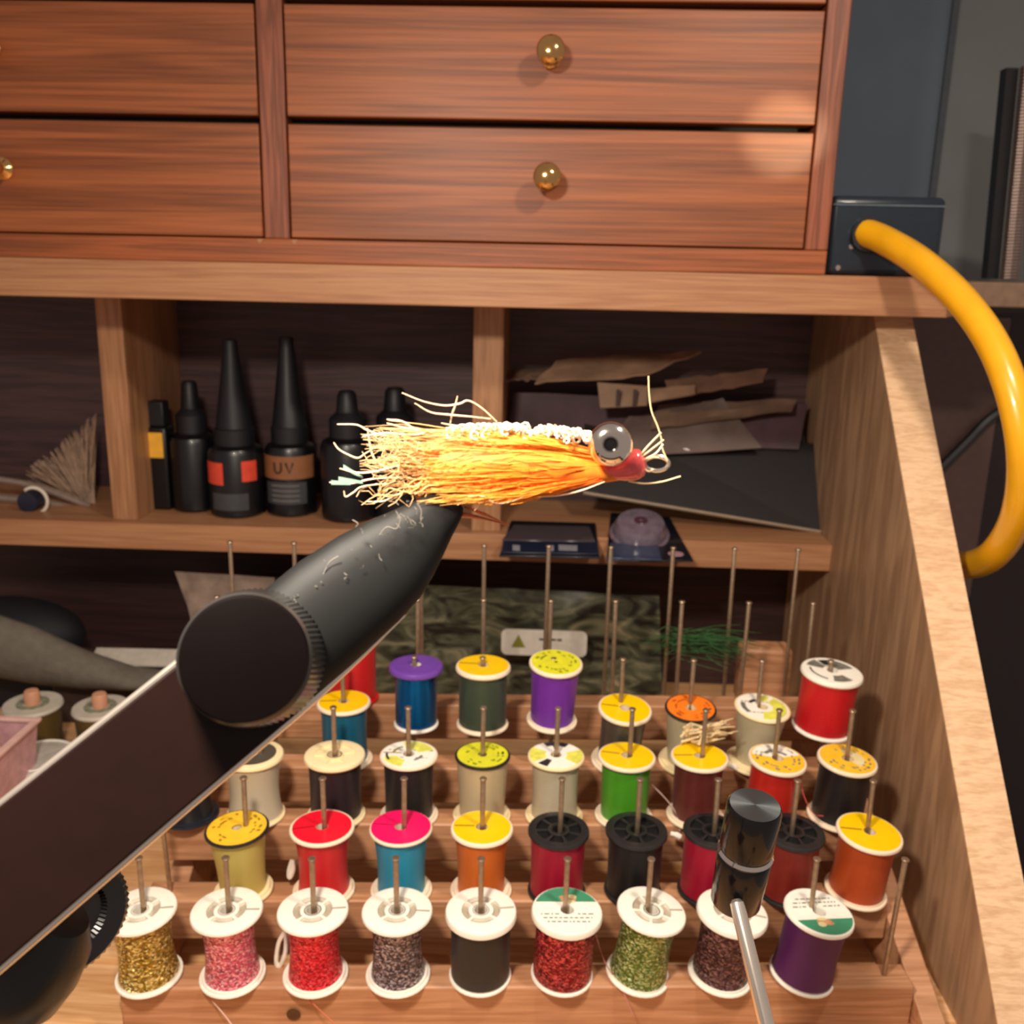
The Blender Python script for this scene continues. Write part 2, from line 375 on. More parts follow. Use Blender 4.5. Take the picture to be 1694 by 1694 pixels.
# ------------------------------------------------------------------ thread spools
def ring(mb, r0_, r1_, z0, z1, n=32, a0=0, a1=2*math.pi):
    full = abs(a1-a0-2*math.pi) < 1e-6
    mb.lathe([(r0_, z0), (r1_, z0), (r1_, z1), (r0_, z1), (r0_, z0)], n=n, a0=a0, a1=a1)
    if not full:
        for a in (a0, a1):
            c, s = math.cos(a), math.sin(a); x, y, z = frame((0, 0, 1))
            p = lambda r, h: x*(r*c)+y*(r*s)+z*h
            mb.add([p(r0_, z0), p(r1_, z0), p(r1_, z1), p(r0_, z1)], [(0, 1, 2, 3)])
    return mb
def flange_profile(r, z0, z1, rb):
    e = min(.09, (z1-z0)*.35)
    return [(rb, z0), (r-e, z0), (r, z0+e), (r, z1-e), (r-e*.4, z1-e*.25), (r-e, z1), (rb, z1), (rb, z0)]
INK = mat('label_ink', '#5a5548', rough=.6)
IVORYP = mat('ivory_plastic', '#efddc2', rough=.42, var=.04)
def spool(r, i, label, top, thread, body=None, ftop=None, R1=1.25, R2=1.22, Hs=2.85, tt=.2, t_r=(.88, .78, .88), lift=0.0,
          tilt=(0, 0), off=(0, 0), lab=None, spokes=None, hub=.27, rimmat=None, group='thread spools on the rack', slit=True):
    """top: 'spoked', 'label' or 'plain'; body: plastic; lab: dict for the paper disc"""
    body = body or (WHITEP if r == 0 else IVORYP)
    nt_ = NAILTIP[(r, i)]; b0 = V(i*PIT, DEP*r, ZR[r]); ax = (nt_-b0).normalized()
    base = b0+ax*lift+V(off[0], off[1], 0)
    pw = RO0+RX*base.x+RY*base.y+V(0, 0, base.z+.02)
    qq = Quaternion((0, 0, 1), AL+R(rn.uniform(-14, 14))) if not (lab and lab.get('ang') is not None) else Quaternion((0, 0, 1), R(lab['ang']))
    tq = Quaternion((0, 1, 0), R(tilt[0])) @ Quaternion((1, 0, 0), R(tilt[1]))
    t = thing('thread_spool', pw, label, 'spool', group, rot=tq @ qq)
    P = lambda mb, name, mt, par=t, **k: mb.build(name, mt, par, world=False, **k)
    bt = .2
    # bottom flange: two thin lips
    P(MB().lathe(flange_profile(R2, 0, bt*.62, .3), n=32), 'bottom_flange', body)
    P(MB().lathe([(.3, bt*.4), (R2-.14, bt*.4), (R2-.1, bt*.75), (R2-.12, bt), (.3, bt), (.3, bt*.4)], n=32), 'bottom_lip', body)
    z1 = Hs-tt
    rt, rm, rb = [min(R2-.07, q_*(1.13 if r == 0 else 1.1)) for q_ in (t_r[2], t_r[1], t_r[0])]
    prof = [(.3, bt), (rb, bt)]
    for k in range(1, 10):
        u = k/10; rr = (1-u)**2*rb+2*u*(1-u)*(2*rm-(rb+rt)/2)+u*u*rt; prof.append((rr, bt+(z1-bt)*u))
    prof += [(rt, z1), (.3, z1)]
    P(MB().lathe(prof, n=32), 'wound_thread', thread)
    P(MB().lathe([(.25, bt*.1), (.32, bt*.1), (.32, Hs-.02), (.25, Hs-.02), (.25, bt*.1)], n=16), 'core_tube', body)
    if top == 'spoked':
        n, ri, ro, dep, sw = spokes
        mb = MB().lathe(flange_profile(R1, z1, Hs, ro), n=36)
        P(mb, 'top_flange', body)
        P(MB().lathe([(.26, z1-.02), (ro, z1-.02), (ro, Hs-dep), (.26, Hs-dep), (.26, z1-.02)], n=32), 'recess_floor', DARKSHADE if body in (BLACKP,) else (GREYSHADE if body is WHITEP else body))
        P(ring(MB(), hub, ri, z1+.01, Hs-.02), 'hub', body)
        if body is WHITEP: P(MB().box(ro-.02, R1*.93, -.045, .045, Hs-.01, Hs+.006), 'thread_slit', GREYSHADE)
        for k in range(n):
            a = 2*math.pi*(k+.5)/n; hw = sw/((ri+ro)/2)/2
            P(ring(MB(), ri-.01, ro+.01, z1+.01, Hs-.03, n=3, a0=a-hw, a1=a+hw), 'spoke', body)
    else:
        P(MB().lathe(flange_profile(R1, z1, Hs, .26), n=36), 'top_flange', rimmat or body)
        P(MB().lathe([(0, Hs-.5), (.26, Hs-.5)], n=16), 'hole_floor', DARKSHADE)  # dark disc added to paint the shade down the bore
        if lab:
            lr = lab.get('r', R1-.1); h0, h1 = Hs-.01, Hs+.015; hr = lab.get('hole', .24)
            if lab.get('halves'):                             # two colours meeting across a chord
                c1, c2 = lab['halves']
                P(ring(MB(), hr, lr, h0, h1), 'paper_label', c1)
                pts = [V(lr*.995*math.cos(a), lr*.995*math.sin(a), h1-.005) for a in [R(x_) for x_ in range(lab.get('from', 15), lab.get('to', 165)+1, 10)]]
                w_ = P(MB().slab(pts, (0, 0, .012)), 'green_panel', c2)
            elif lab.get('sectors'):
                c1, c2, secs = lab['sectors']
                P(ring(MB(), hr, lr, h0, h1), 'paper_label', c1)
                for (s0, s1, r_a, r_b) in secs:
                    P(ring(MB(), r_a, r_b, h1-.004, h1+.008, n=8, a0=R(s0), a1=R(s1)), 'print_patch', c2)
            else:
                P(ring(MB(), hr, lr, h0, h1), 'paper_label', lab['col'])
            for (cm, s0, s1, r_a, r_b) in lab.get('extra', []):
                P(ring(MB(), r_a, r_b, h1-.002, h1+.011, n=8, a0=R(s0), a1=R(s1)), 'dark_print', cm)
            if slit and not lab.get('halves'):
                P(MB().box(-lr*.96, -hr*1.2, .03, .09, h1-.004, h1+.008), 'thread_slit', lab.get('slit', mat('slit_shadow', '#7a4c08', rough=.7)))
            if lab.get('text'):
                mb = MB(); rr_ = random.Random(i*11+r)
                kind = lab['text']
                if kind == 'ring':                             # short strokes round the hole
                    for a in range(0, 360, 17):
                        if rr_.random() < .2: continue
                        for rad in (lr*.62, lr*.8):
                            if rr_.random() < .35: continue
                            a_ = R(a+rr_.uniform(-4, 4)); c_ = V(rad*math.cos(a_), rad*math.sin(a_), h1); x_ = V(-math.sin(a_), math.cos(a_), 0); y_ = V(math.cos(a_), math.sin(a_), 0)
                            w_, h_ = rr_.uniform(.05, .12), rr_.uniform(.04, .09)
                            mb.slab([c_-x_*w_-y_*h_, c_+x_*w_-y_*h_*.3, c_+x_*w_*.6+y_*h_, c_-x_*w_*.8+y_*h_*.5], (0, 0, .008))
                else:                                          # short lines of print
                    for ln in lab.get('lines', (-.25, -.45, -.65)):
                        x_ = -math.sqrt(max(0, (lr*.85)**2-ln*ln))
                        while x_ < math.sqrt(max(0, (lr*.8)**2-ln*ln)):
                            w_ = rr_.uniform(.05, .2)
                            if math.hypot(x_+w_/2, ln) > hr+.12: mb.box(x_, x_+w_, ln-.022, ln+.03, h1-.003, h1+.006)
                            x_ += w_+.06
                P(mb, 'label_print', lab.get('ink', INK))
            if lab.get('pic'):
                px_, py_, cc = lab['pic']
                for n_, (dx, dy, rx, ry) in enumerate([(0, 0, .3, .17), (.16, .12, .16, .12), (-.16, .1, .18, .08), (.05, -.14, .2, .08)]):
                    pts = [V(px_+dx+rx*math.cos(a), py_+dy+ry*math.sin(a), h1+.005) for a in [2*math.pi*k/14 for k in range(14)]]
                    P(MB().slab(pts, (0, 0, .01+.002*n_)), 'printed_patch', cc[n_ % len(cc)])
    return t
PY = mat('label_yellow', '#f3c500', rough=.35, var=.05)
PYD = mat('label_gold_yellow', '#eebd2c', rough=.45, var=.1)
PYG = mat('label_lime', '#d6d42c', rough=.45, var=.12, scale=3)
PLIME = mat('label_pale_lime', '#e0de5a', rough=.45, var=.2, scale=4)
PRED = mat('label_red', '#e3122e', rough=.3, var=.05)
PPINK = mat('label_pink', '#ec1460', rough=.3, var=.05)
POR = mat('label_orange', '#f47c1e', rough=.4, var=.08)
PW = mat('label_white', '#f3eee2', rough=.45, var=.05)
PGR = mat('label_green', '#3d8a68', rough=.45, var=.08)
PPU = mat('purple_plastic', '#6a3fa0', rough=.4, var=.08)
PGY = mat('label_grey_print', '#77746a', rough=.5, var=.4, scale=5)
SKIN = mat('label_tan_print', '#c9926a', rough=.5, var=.3, scale=5); SKIN2 = mat('label_cream_print', '#dccf9d', rough=.5)
INKB = mat('ink_black', '#23211d', rough=.6); INKBR = mat('ink_brown', '#8a6a10', rough=.6); INKO = mat('ink_dark_orange', '#a84a10', rough=.6); INKG = mat('ink_olive', '#6d7a14', rough=.6)
FS = (4, .45, .71, .16, .1)      # front-row flanges
A_ = dict(Hs=2.9, R1=1.28, R2=1.2)
T = threadmat
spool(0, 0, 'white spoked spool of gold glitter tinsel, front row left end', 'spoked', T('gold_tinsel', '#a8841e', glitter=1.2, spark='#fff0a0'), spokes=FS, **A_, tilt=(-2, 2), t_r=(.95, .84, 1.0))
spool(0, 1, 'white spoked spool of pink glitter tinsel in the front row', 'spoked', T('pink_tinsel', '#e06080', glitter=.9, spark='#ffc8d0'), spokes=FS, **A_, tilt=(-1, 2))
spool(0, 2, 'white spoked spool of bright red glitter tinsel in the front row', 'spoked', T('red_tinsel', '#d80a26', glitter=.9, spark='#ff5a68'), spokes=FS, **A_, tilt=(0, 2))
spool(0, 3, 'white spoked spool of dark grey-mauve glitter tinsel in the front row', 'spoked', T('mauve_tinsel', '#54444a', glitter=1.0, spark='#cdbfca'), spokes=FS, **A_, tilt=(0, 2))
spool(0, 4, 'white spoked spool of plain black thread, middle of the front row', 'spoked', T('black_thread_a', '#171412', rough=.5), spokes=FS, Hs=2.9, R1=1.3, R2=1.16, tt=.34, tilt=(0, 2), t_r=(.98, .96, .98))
GL = dict(halves=(PW, PGR), hole=.26, r=1.2, **{'from': 20, 'to': 160}, text='lines', pic=(.1, .55, [SKIN, SKIN2]))
spool(0, 5, 'spool of dark red glitter tinsel with green and white label, front row', 'label', T('wine_tinsel', '#8a0c18', glitter=.9, spark='#e86068'), Hs=2.9, R1=1.3, R2=1.16, tt=.34, lab=dict(GL, ang=6), tilt=(2, 2), t_r=(.98, .96, .98))
spool(0, 6, 'white spoked spool of olive green glitter tinsel, leaning right, front row', 'spoked', T('olive_tinsel', '#6f8a3c', glitter=.9, spark='#d2e0a0'), spokes=(5, .44, .72, .16, .1), Hs=2.95, R1=1.27, R2=1.2, tilt=(7, 3), off=(-.2, .05), t_r=(.95, .86, .9))
spool(0, 7, 'white spool of maroon-brown glitter tinsel behind the black knob, front row', 'spoked', T('maroon_tinsel', '#4c2a2c', glitter=.9, spark='#9a7276'), spokes=FS, Hs=2.9, R1=1.3, R2=1.2, tt=.3, tilt=(5, 2), off=(-.15, 0), t_r=(.92, .9, .94))
spool(0, 8, 'spool of deep purple thread with green and white label, front row right', 'label', T('deep_purple', '#560a5c', rough=.6), Hs=2.9, R1=1.28, R2=1.2, lab=dict(GL, ang=195), tilt=(7, 3), off=(-.1, 0), t_r=(1.0, .95, 1.0))
# second row
spool(2, 0, 'dark navy spool mostly hidden under the vise arm, third row left end', 'spoked', T('black_thread_b', '#14161c'), body=mat('navy_black_plastic', '#1c202a', rough=.3), spokes=(6, .34, .85, .12, .12), R1=1.15, tilt=(0, 0), off=(0, 0), Hs=2.6, R2=1.2)
spool(1, 1, 'spool of pale straw yellow thread with printed gold label and black rim', 'label', T('straw_thread', '#d6c468', rough=.5), body=CREAMP, rimmat=BLACKP, R1=1.22, R2=1.15, tt=.12, lab=dict(col=PYD, hole=.2, text='ring', ink=INKBR), t_r=(.8, .85, 1.0), slit=False, tilt=(-2, 2), off=(-.2, 0))
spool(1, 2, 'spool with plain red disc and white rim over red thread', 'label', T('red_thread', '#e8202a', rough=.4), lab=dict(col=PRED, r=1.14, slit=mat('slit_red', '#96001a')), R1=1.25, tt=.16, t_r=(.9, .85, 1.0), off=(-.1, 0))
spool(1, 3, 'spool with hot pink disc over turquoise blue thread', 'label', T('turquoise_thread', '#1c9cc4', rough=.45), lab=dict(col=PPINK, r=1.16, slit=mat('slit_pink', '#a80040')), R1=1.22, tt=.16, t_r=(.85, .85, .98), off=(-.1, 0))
spool(1, 4, 'yellow-topped spool of bright orange thread, middle of second row', 'label', T('orange_thread', '#e8721a', rough=.4), lab=dict(col=PY), R1=1.22, tt=.2, t_r=(.85, .85, .98), off=(.0, 0))
BS = (7, .42, .88, .18, .11)
spool(1, 5, 'black spoked spool of crimson thread left of the all-black spool', 'spoked', T('crimson_thread', '#b40a34', rough=.4), body=BLACKP, spokes=BS, R1=1.2, R2=1.15, t_r=(.95, .95, .98), off=(-.05, 0), hub=.26, tilt=(0, 2))
spool(1, 6, 'black spoked spool of black thread in the second row', 'spoked', T('black_thread_c', '#141214'), body=BLACKP, spokes=BS, R1=1.22, R2=1.15, t_r=(.95, .95, .98), off=(-.05, 0), tilt=(0, 2))
spool(1, 7, 'black spoked spool of crimson thread just left of the black knob', 'spoked', T('crimson_thread', '#b40a34'), body=BLACKP, spokes=BS, R1=1.15, R2=1.15, t_r=(.95, .95, .98), off=(-.15, 0), tilt=(1, 2))
spool(1, 8, 'black spoked spool of brick red thread just right of the black knob', 'spoked', T('brick_thread', '#8c2418'), body=BLACKP, spokes=BS, R1=1.22, R2=1.15, t_r=(.95, .95, .98), off=(-.05, 0), tilt=(2, 3))
spool(1, 9, 'yellow-topped spool of rust orange thread, right end of second row', 'label', T('rust_thread', '#c8501a', rough=.4), lab=dict(col=PY), R1=1.27, tt=.2, t_r=(.98, .96, 1.0), off=(-.2, 0), tilt=(4, 4))
# third row
spool(2, 1, 'cream spool of ivory thread with dark hollow top beside the vise arm', 'label', T('ivory_thread', '#dccfb4', rough=.5), body=CREAMP, lab=dict(col=mat('hollow_shade_grey', '#4a4238', rough=.7), r=.95, hole=.2), R1=1.25, tt=.24, t_r=(1.0, .9, 1.1), slit=False, off=(-.3, 0))  # flat grey disc in place of a label paints the shaded hollow
spool(2, 2, 'cream spoked spool of dark aubergine thread in the third row', 'spoked', T('aubergine_thread', '#261820'), body=CREAMP, spokes=(5, .38, .85, .1, .14), R1=1.25, tt=.24, t_r=(.95, .95, .98), off=(.0, 0))
spool(2, 3, 'spool of black thread with white and lime torn label, third row', 'label', T('black_thread_d', '#19171a'), lab=dict(sectors=(PW, PLIME, [(20, 110, .4, 1.05), (200, 260, .5, 1.05)]), extra=[(INKG, 120, 170, .6, .7), (INKB, 180, 215, .85, .95), (PGY, 300, 350, .5, .62)], text='lines', lines=(.3, -.3)), R1=1.2, tt=.16, t_r=(.9, .9, .95))
spool(2, 4, 'spool of cream thread with lime label and black rim, third row', 'label', T('cream_thread', '#d8c49c', rough=.5), body=CREAMP, rimmat=BLACKP, lab=dict(col=PYG, text='ring', ink=INKG, hole=.2), R1=1.15, tt=.12, t_r=(.85, .9, .98), slit=False)
spool(2, 5, 'spool of ivory silk thread with black and lime triangle label', 'label', T('silk_thread', '#d2c8ac', rough=.35), body=CREAMP, lab=dict(sectors=(PW, PLIME, [(150, 215, .45, 1.1), (320, 385, .45, 1.1)]), ang=0, extra=[(INKB, 60, 120, .75, 1.08), (INKB, 225, 250, .5, 1.05), (INKB, 80, 100, .4, .8)]), R1=1.18, tt=.16, t_r=(.88, .85, .92), slit=False)
spool(2, 6, 'yellow-topped spool of grass green thread in the third row', 'label', T('green_thread', '#4fa81e', rough=.35), lab=dict(col=PY), R1=1.2, t_r=(.88, .9, .92), off=(-.1, 0))
spool(2, 7, 'yellow-topped spool of dark reddish brown thread in the third row', 'label', T('oxblood_thread', '#6a2420', rough=.4), lab=dict(col=PY), R1=1.2, t_r=(.88, .9, .92), off=(-.1, 0))
spool(2, 8, 'spool of scarlet thread with white flower-print and yellow label behind the knob', 'label', T('scarlet_thread', '#d82418', rough=.4), lab=dict(sectors=(PYD, PW, [(20, 170, .25, 1.05)]), extra=[(PGY, 30, 80, .4, .55), (PGY, 100, 150, .45, .62)], text='ring', ink=PGY, ang=0), R1=1.2, t_r=(.88, .9, .92), tilt=(3, 3), slit=False, off=(-.05, 0))
spool(2, 9, 'spool of black thread with yellow flower-print label, right end third row', 'label', T('black_thread_e', '#1b1516'), lab=dict(sectors=(PYD, SKIN2, [(-60, 100, .25, .7)]), text='ring', ink=PGY, ang=0), R1=1.22, t_r=(.95, .95, .95), tilt=(3, 3), slit=False, off=(-.15, 0))
# fourth row: some sit low on the bar, some are stuck high on their nail
spool(3, 2, 'yellow-topped spool of teal blue thread right beside the vise arm', 'label', T('teal_thread', '#0e6f92', metal=.4, rough=.3), lab=dict(col=PY), R1=1.17, t_r=(.9, .88, .92))
spool(3, 3, 'purple-capped spool of shiny metallic blue tinsel', 'label', T('blue_foil', '#0a74c8', metal=.9, rough=.18), body=WHITEP, rimmat=PPU, lab=dict(col=PPU, r=.95), R1=1.17, R2=.98, tt=.3, t_r=(.95, .95, .97), lift=1.75, slit=False, off=(.1, 0))
spool(3, 4, 'yellow-topped spool of dark grey-green thread standing high on its nail', 'label', T('greygreen_thread', '#3c4a3a', rough=.4), lab=dict(col=PY), R1=1.2, R2=1.15, t_r=(.95, .95, .95), lift=1.75, tt=.26)
spool(3, 5, 'spool of violet thread with printed lime label, high on its nail', 'label', T('violet_thread', '#7c2cb8', rough=.35), lab=dict(col=PYG, hole=.08, text='ring', ink=INKG), R1=1.16, R2=1.12, t_r=(.86, .9, .95), lift=1.98, slit=False, tilt=(2, 6), Hs=2.95)
spool(3, 6, 'yellow-topped spool of silver-grey tinsel thread in the fourth row', 'label', T('silver_thread', '#7f7a74', metal=.8, rough=.3), lab=dict(col=PY), R1=1.18, tilt=(3, 8), t_r=(.85, .85, .9))
spool(3, 7, 'spool of pale cream thread with orange label and black rim', 'label', T('pale_cream_thread', '#d6c8a4', rough=.5), body=CREAMP, rimmat=BLACKP, lab=dict(col=POR, hole=.24, text='ring', ink=INKO), R1=1.13, tt=.12, t_r=(.75, .85, .95), tilt=(0, 7), slit=False)
spool(3, 8, 'spool of ivory thread with lime and white scribbled label, fourth row', 'label', T('ivory_thread_b', '#d8cdaa', rough=.5), body=CREAMP, lab=dict(sectors=(PW, PLIME, [(-100, 50, .45, 1.06), (60, 90, .5, 1.0)]), extra=[(INKB, 110, 150, .5, .66), (PGY, 160, 215, .75, .95)], text='lines', lines=(-.5, .4)), R1=1.22, tt=.12, t_r=(.7, .85, 1.0), tilt=(3, 5), slit=False)
spool(3, 9, 'spool of bright red thread with silver-grey label by the side board', 'label', T('bright_red_thread', '#d80c1a', rough=.4), body=WHITEP, lab=dict(sectors=(PW, PGY, [(10, 80, .3, 1.05), (110, 150, .4, 1.1), (250, 300, .5, 1.05)]), extra=[(INKB, 160, 235, .9, .98), (INKB, 80, 105, .5, 1.0)]), R1=1.33, R2=1.3, tt=.26, t_r=(1.1, 1.08, 1.1), lift=1.7, tilt=(3, 3), slit=False, off=(-.1, 0))
spool(4, 2, 'red spool half hidden behind the vise jaw at the back of the rack', 'label', T('flag_red_thread', '#d81c20', rough=.5), body=mat('red_plastic', '#d41a1e', rough=.4), lab=dict(col=PRED), R1=1.1, t_r=(1.0, 1.0, 1.02), slit=False)

# ------------------------------------------------------------------ items behind and on the rack
gb = MB(); rr = random.Random(5)
for k in range(150):
    a = PL(1110+rr.uniform(0, 60), 1062+rr.gauss(0, 9), 1, 44.2+rr.uniform(-.5, .5)); e = a+V(rr.uniform(1, 3.2)*rr.choice((1, 1, -.5)), rr.uniform(-.6, .6), rr.uniform(-.6, .25))
    mid = (a+e)/2+V(0, 0, rr.uniform(-.1, .35)); gb.tube([a, mid, e], [.028, .024, .01], 3, False)
tag(gb.build('green_fibre_tuft', mat('green_fibre', '#2f5a30', rough=.6, var=.4), smooth=0), 'tuft of dark green fibres lying at the back of the rack', 'feathers', kind='stuff')
p = PL(1268, 1095, 1, 46.4)
tag(MB().box(p.x-1.4, p.x+1.2, 45.9, 47.3, p.z-2.2, p.z+.85).build('wood_block', RACK, bevel=.2), 'small pale wooden block behind the right end of the rack', 'block')
fl = MB()
for k in range(60):
    a = PL(1150+rr.uniform(-25, 25), 1222+rr.uniform(-14, 10), 1, 37.6+rr.uniform(-.3, .3)); fl.tube([a, a+V(rr.uniform(-.3, .7), rr.uniform(-.2, .2), rr.uniform(0, .4)), a+V(rr.uniform(0, 1.2), 0, rr.uniform(.1, .6))], [.05, .05, .015], 4, False)
tag(fl.build('cream_fluff', mat('cream_fluff', '#e8cfa0', rough=.8)), 'wisp of cream fluff between third and fourth spool rows', 'feathers', kind='stuff')
def bead(px, py, Z, n):
    a, b = C(px-9, py-3, Z), C(px+9, py+4, Z); return MB().tube(smoothpath([a, (a+b)/2+V(0, 0, .04), b], 4), [.1]*4+[.13]*4+[.08], 8)
tag(bead(1210, 1268, 41.5, 0).build('white_bead', WHITEP), 'small white bead beside the yellow spool right of the rack centre', 'bead')
tag(bead(1118, 1382, 39.6, 0).build('white_bead', WHITEP), 'small white bead between two black spoked spools', 'bead')
def clip(pts, Z, name, label):
    P_ = [C(x, y, Z+dz) for x, y, dz in pts]
    tag(MB().tube(smoothpath(P_, 5), .085, 8).build(name, mat('bright_wire', '#fff8ea', rough=.3, metal=.3)), label, 'needle threader')
clip([(470, 1543, 0), (461, 1560, 0), (457, 1590, 0), (463, 1598, 0), (472, 1575, -.1), (473, 1548, 0), (470, 1543, 0)], 36.2, 'wire_loop', 'shiny wire loop between the pink and bright red tinsel spools')
clip([(483, 1423, 0), (478, 1440, 0), (479, 1452, 0), (485, 1440, 0), (484, 1424, 0)], 38, 'wire_loop', 'tiny shiny wire loop left of the red-topped spool')
for n_, (pts, col, lb) in enumerate([
    ([(350, 1655, 35.0), (372, 1680, 34.6), (390, 1705, 34.2)], '#d9b4a8', 'loose pale pink thread end hanging below the pink tinsel spool'),
    ([(512, 1655, 35.0), (530, 1672, 34.7), (560, 1700, 34.2)], '#c86a50', 'loose red thread end hanging below the bright red tinsel spool'),
    ([(985, 1545, 36.5), (1000, 1590, 36.0), (1022, 1625, 35.6), (1035, 1650, 35.2), (1048, 1680, 34.9)], '#b06a60', 'loose pinkish thread draped left of the olive tinsel spool'),
    ([(1078, 1298, 41.0), (1100, 1320, 40.7), (1118, 1345, 40.5), (1125, 1375, 40.2)], '#c9a8a0', 'fine pale thread strand right of the green thread spool'),
    ([(1325, 1265, 40.6), (1328, 1310, 40.3), (1345, 1345, 40), (1362, 1350, 39.8)], '#c24038', 'loose red thread strand hanging by the black thread spool at right')]):
    tag(MB().tube(smoothpath([C(*p_) for p_ in pts], 5), .022, 5, True).build('loose_thread', mat('loose_thread_%d' % n_, col, rough=.6)), lb, 'thread')

# patterned plastic bag lying behind the rack
bag = thing('plastic_bag', (-7, 55, 0), 'clear plastic bag with mottled camouflage-like contents behind the rack', 'bag')
mt, nt, b = newmat('mottled_bag'); L = nt.links
tc = nt.nodes.new('ShaderNodeTexCoord'); mp = nt.nodes.new('ShaderNodeMapping'); mp.inputs['Scale'].default_value = (38, 38, 95)
n1 = nt.nodes.new('ShaderNodeTexNoise'); n1.inputs['Scale'].default_value = 1; n1.inputs['Detail'].default_value = 6; n1.inputs['Distortion'].default_value = 1.5
r_ = nt.nodes.new('ShaderNodeValToRGB'); e = r_.color_ramp.elements
e[0].position = .36; e[0].color = lin('#221e1a'); e[1].position = .72; e[1].color = lin('#9c8d6e'); k_ = e.new(.5); k_.color = lin('#4a4c3a'); k_ = e.new(.6); k_.color = lin('#6c6a54')
L.new(tc.outputs['Object'], mp.inputs[0]); L.new(mp.outputs[0], n1.inputs['Vector']); L.new(n1.outputs['Fac'], r_.inputs[0]); L.new(r_.outputs[0], b.inputs['Base Color'])
setp(b, Roughness=.3, Coat_Weight=.4); BAGM = mt
def wavy(corners, nx, ny, amp, seed):
    """a crumpled sheet between four corners (bl, br, tr, tl), with thickness"""
    rq = random.Random(seed); bl, br, tr, tl = corners; vs = []; nrm = (br-bl).cross(tl-bl).normalized()
    for j in range(ny+1):
        for i in range(nx+1):
            u, v_ = i/nx, j/ny; p = bl.lerp(br, u).lerp(tl.lerp(tr, u), v_)
            vs.append(p+nrm*rq.uniform(-amp, amp))
    n = len(vs); vs += [p+nrm*.12 for p in vs]; fs = []
    w = nx+1
    for j in range(ny):
        for i in range(nx):
            a = j*w+i; fs += [(a, a+1, a+w+1, a+w), (n+a, n+a+w, n+a+w+1, n+a+1)]
    per = [i for i in range(w)]+[j*w+nx for j in range(1, ny+1)]+[ny*w+i for i in range(nx-1, -1, -1)]+[j*w for j in range(ny-1, 0, -1)]
    fs += [(per[i], per[(i+1) % len(per)], n+per[(i+1) % len(per)], n+per[i]) for i in range(len(per))]
    return MB().add(vs, fs)
cs = [PL(350, 1175, 1, 54.5), PL(1095, 1150, 1, 54.5), PL(1090, 985, 1, 55.5), PL(300, 948, 1, 55.5)]
wavy(cs, 26, 8, .16, 1).build('printed_panel', BAGM, bag)
c2 = [PL(345, 1100, 1, 53.9), PL(470, 1100, 1, 53.9), PL(455, 955, 1, 55), PL(290, 945, 1, 55)]
wavy(c2, 8, 8, .14, 2).build('clear_flap', mat('crinkled_plastic', '#8e7a6c', rough=.25, coat=.4, var=.35, scale=1), bag)
lb = thing('hang_label', PL(900, 1088, 1, 52.8), 'small white rounded label with printed emblem behind the violet spool', 'label')
mb = MB(); cx, cz = PL(900, 1064, 1, 52.8).x, PL(900, 1064, 1, 52.8).z
pts = []
for (sx, sz) in ((1, 1), (-1, 1), (-1, -1), (1, -1)):
    for k in range(5):
        a = R({(1, 1): 0, (-1, 1): 90, (-1, -1): 180, (1, -1): 270}[(sx, sz)]+k*22.5)
        pts.append(V(cx+sx*2.15+.35*math.cos(a), 52.8, cz+sz*.45+.35*math.sin(a)))
mb.slab(pts, (0, .06, 0)).build('card', mat('card_white', '#cfc7bb', rough=.5), lb)
MB().slab([V(cx-1.9, 52.77, cz-.3), V(cx-1.1, 52.77, cz-.3), V(cx-1.5, 52.77, cz+.5)], (0, .03, 0)).build('emblem', mat('emblem_olive', '#7c7c2a', rough=.5), lb)
mb = MB()
for x_ in (0.1, .45, .8, 1.15): mb.box(cx+x_-.4, cx+x_-.12, 52.77, 52.81, cz+.18, cz+.3)
mb.build('printed_line', mat('card_ink', '#4a4540', rough=.6), lb)

# ------------------------------------------------------------------ cubbyholes: bottles
SZ = 12.52
DKBOT = mat('dark_bottle', '#0a0b10', rough=.35, coat=.1, var=.1)
DKCAP = mat('dark_cap', '#101219', rough=.5, var=.1)
def bottle(px, Y, label, kind, r=1.5, h=4.3, H=10.2, lab=None):
    b = PL(px, 850, 1, Y); o = V(b.x, Y, SZ)
    t = thing('glue_bottle', o, label, 'bottle', 'dark bottles in the middle cubbyhole')
    MB().lathe([(0, 0), (r-.15, 0), (r, .15), (r, h-.5), (r*.92, h-.2), (r*.7, h), (r*.6, h+.15), (0, h+.15)], o, n=28).build('bottle_body', DKBOT, t)
    if kind == 'nozzle':
        MB().lathe([(0, h), (r*.72, h), (r*.72, h+.9), (r*.66, h+1.0), (.42, H-.5), (.4, H), (0, H)], o, n=24).build('nozzle_cap', DKCAP, t)
    else:
        MB().lathe([(0, h), (r*.66, h), (r*.66, h+1.1), (r*.4, h+1.5), (r*.34, H-.2), (r*.25, H), (0, H)], o, n=24).build('dropper_cap', DKCAP, t)
    x, y, z = frame((0, 0, 1))
    for (a0, a1, z0, z1, mt_, nm) in (lab or []):
        mb = MB().lathe([(r-.02, z0), (r+.025, z0), (r+.025, z1), (r-.02, z1)], o, n=14, a0=R(a0), a1=R(a1)); mb.build(nm, mt_, t)
    return t
ORL = mat('label_red_orange', '#dc4a34', rough=.5); BRL = mat('label_brown', '#8a5a3a', rough=.5); GLB = mat('label_dull_grey', '#3c3f44', rough=.5)
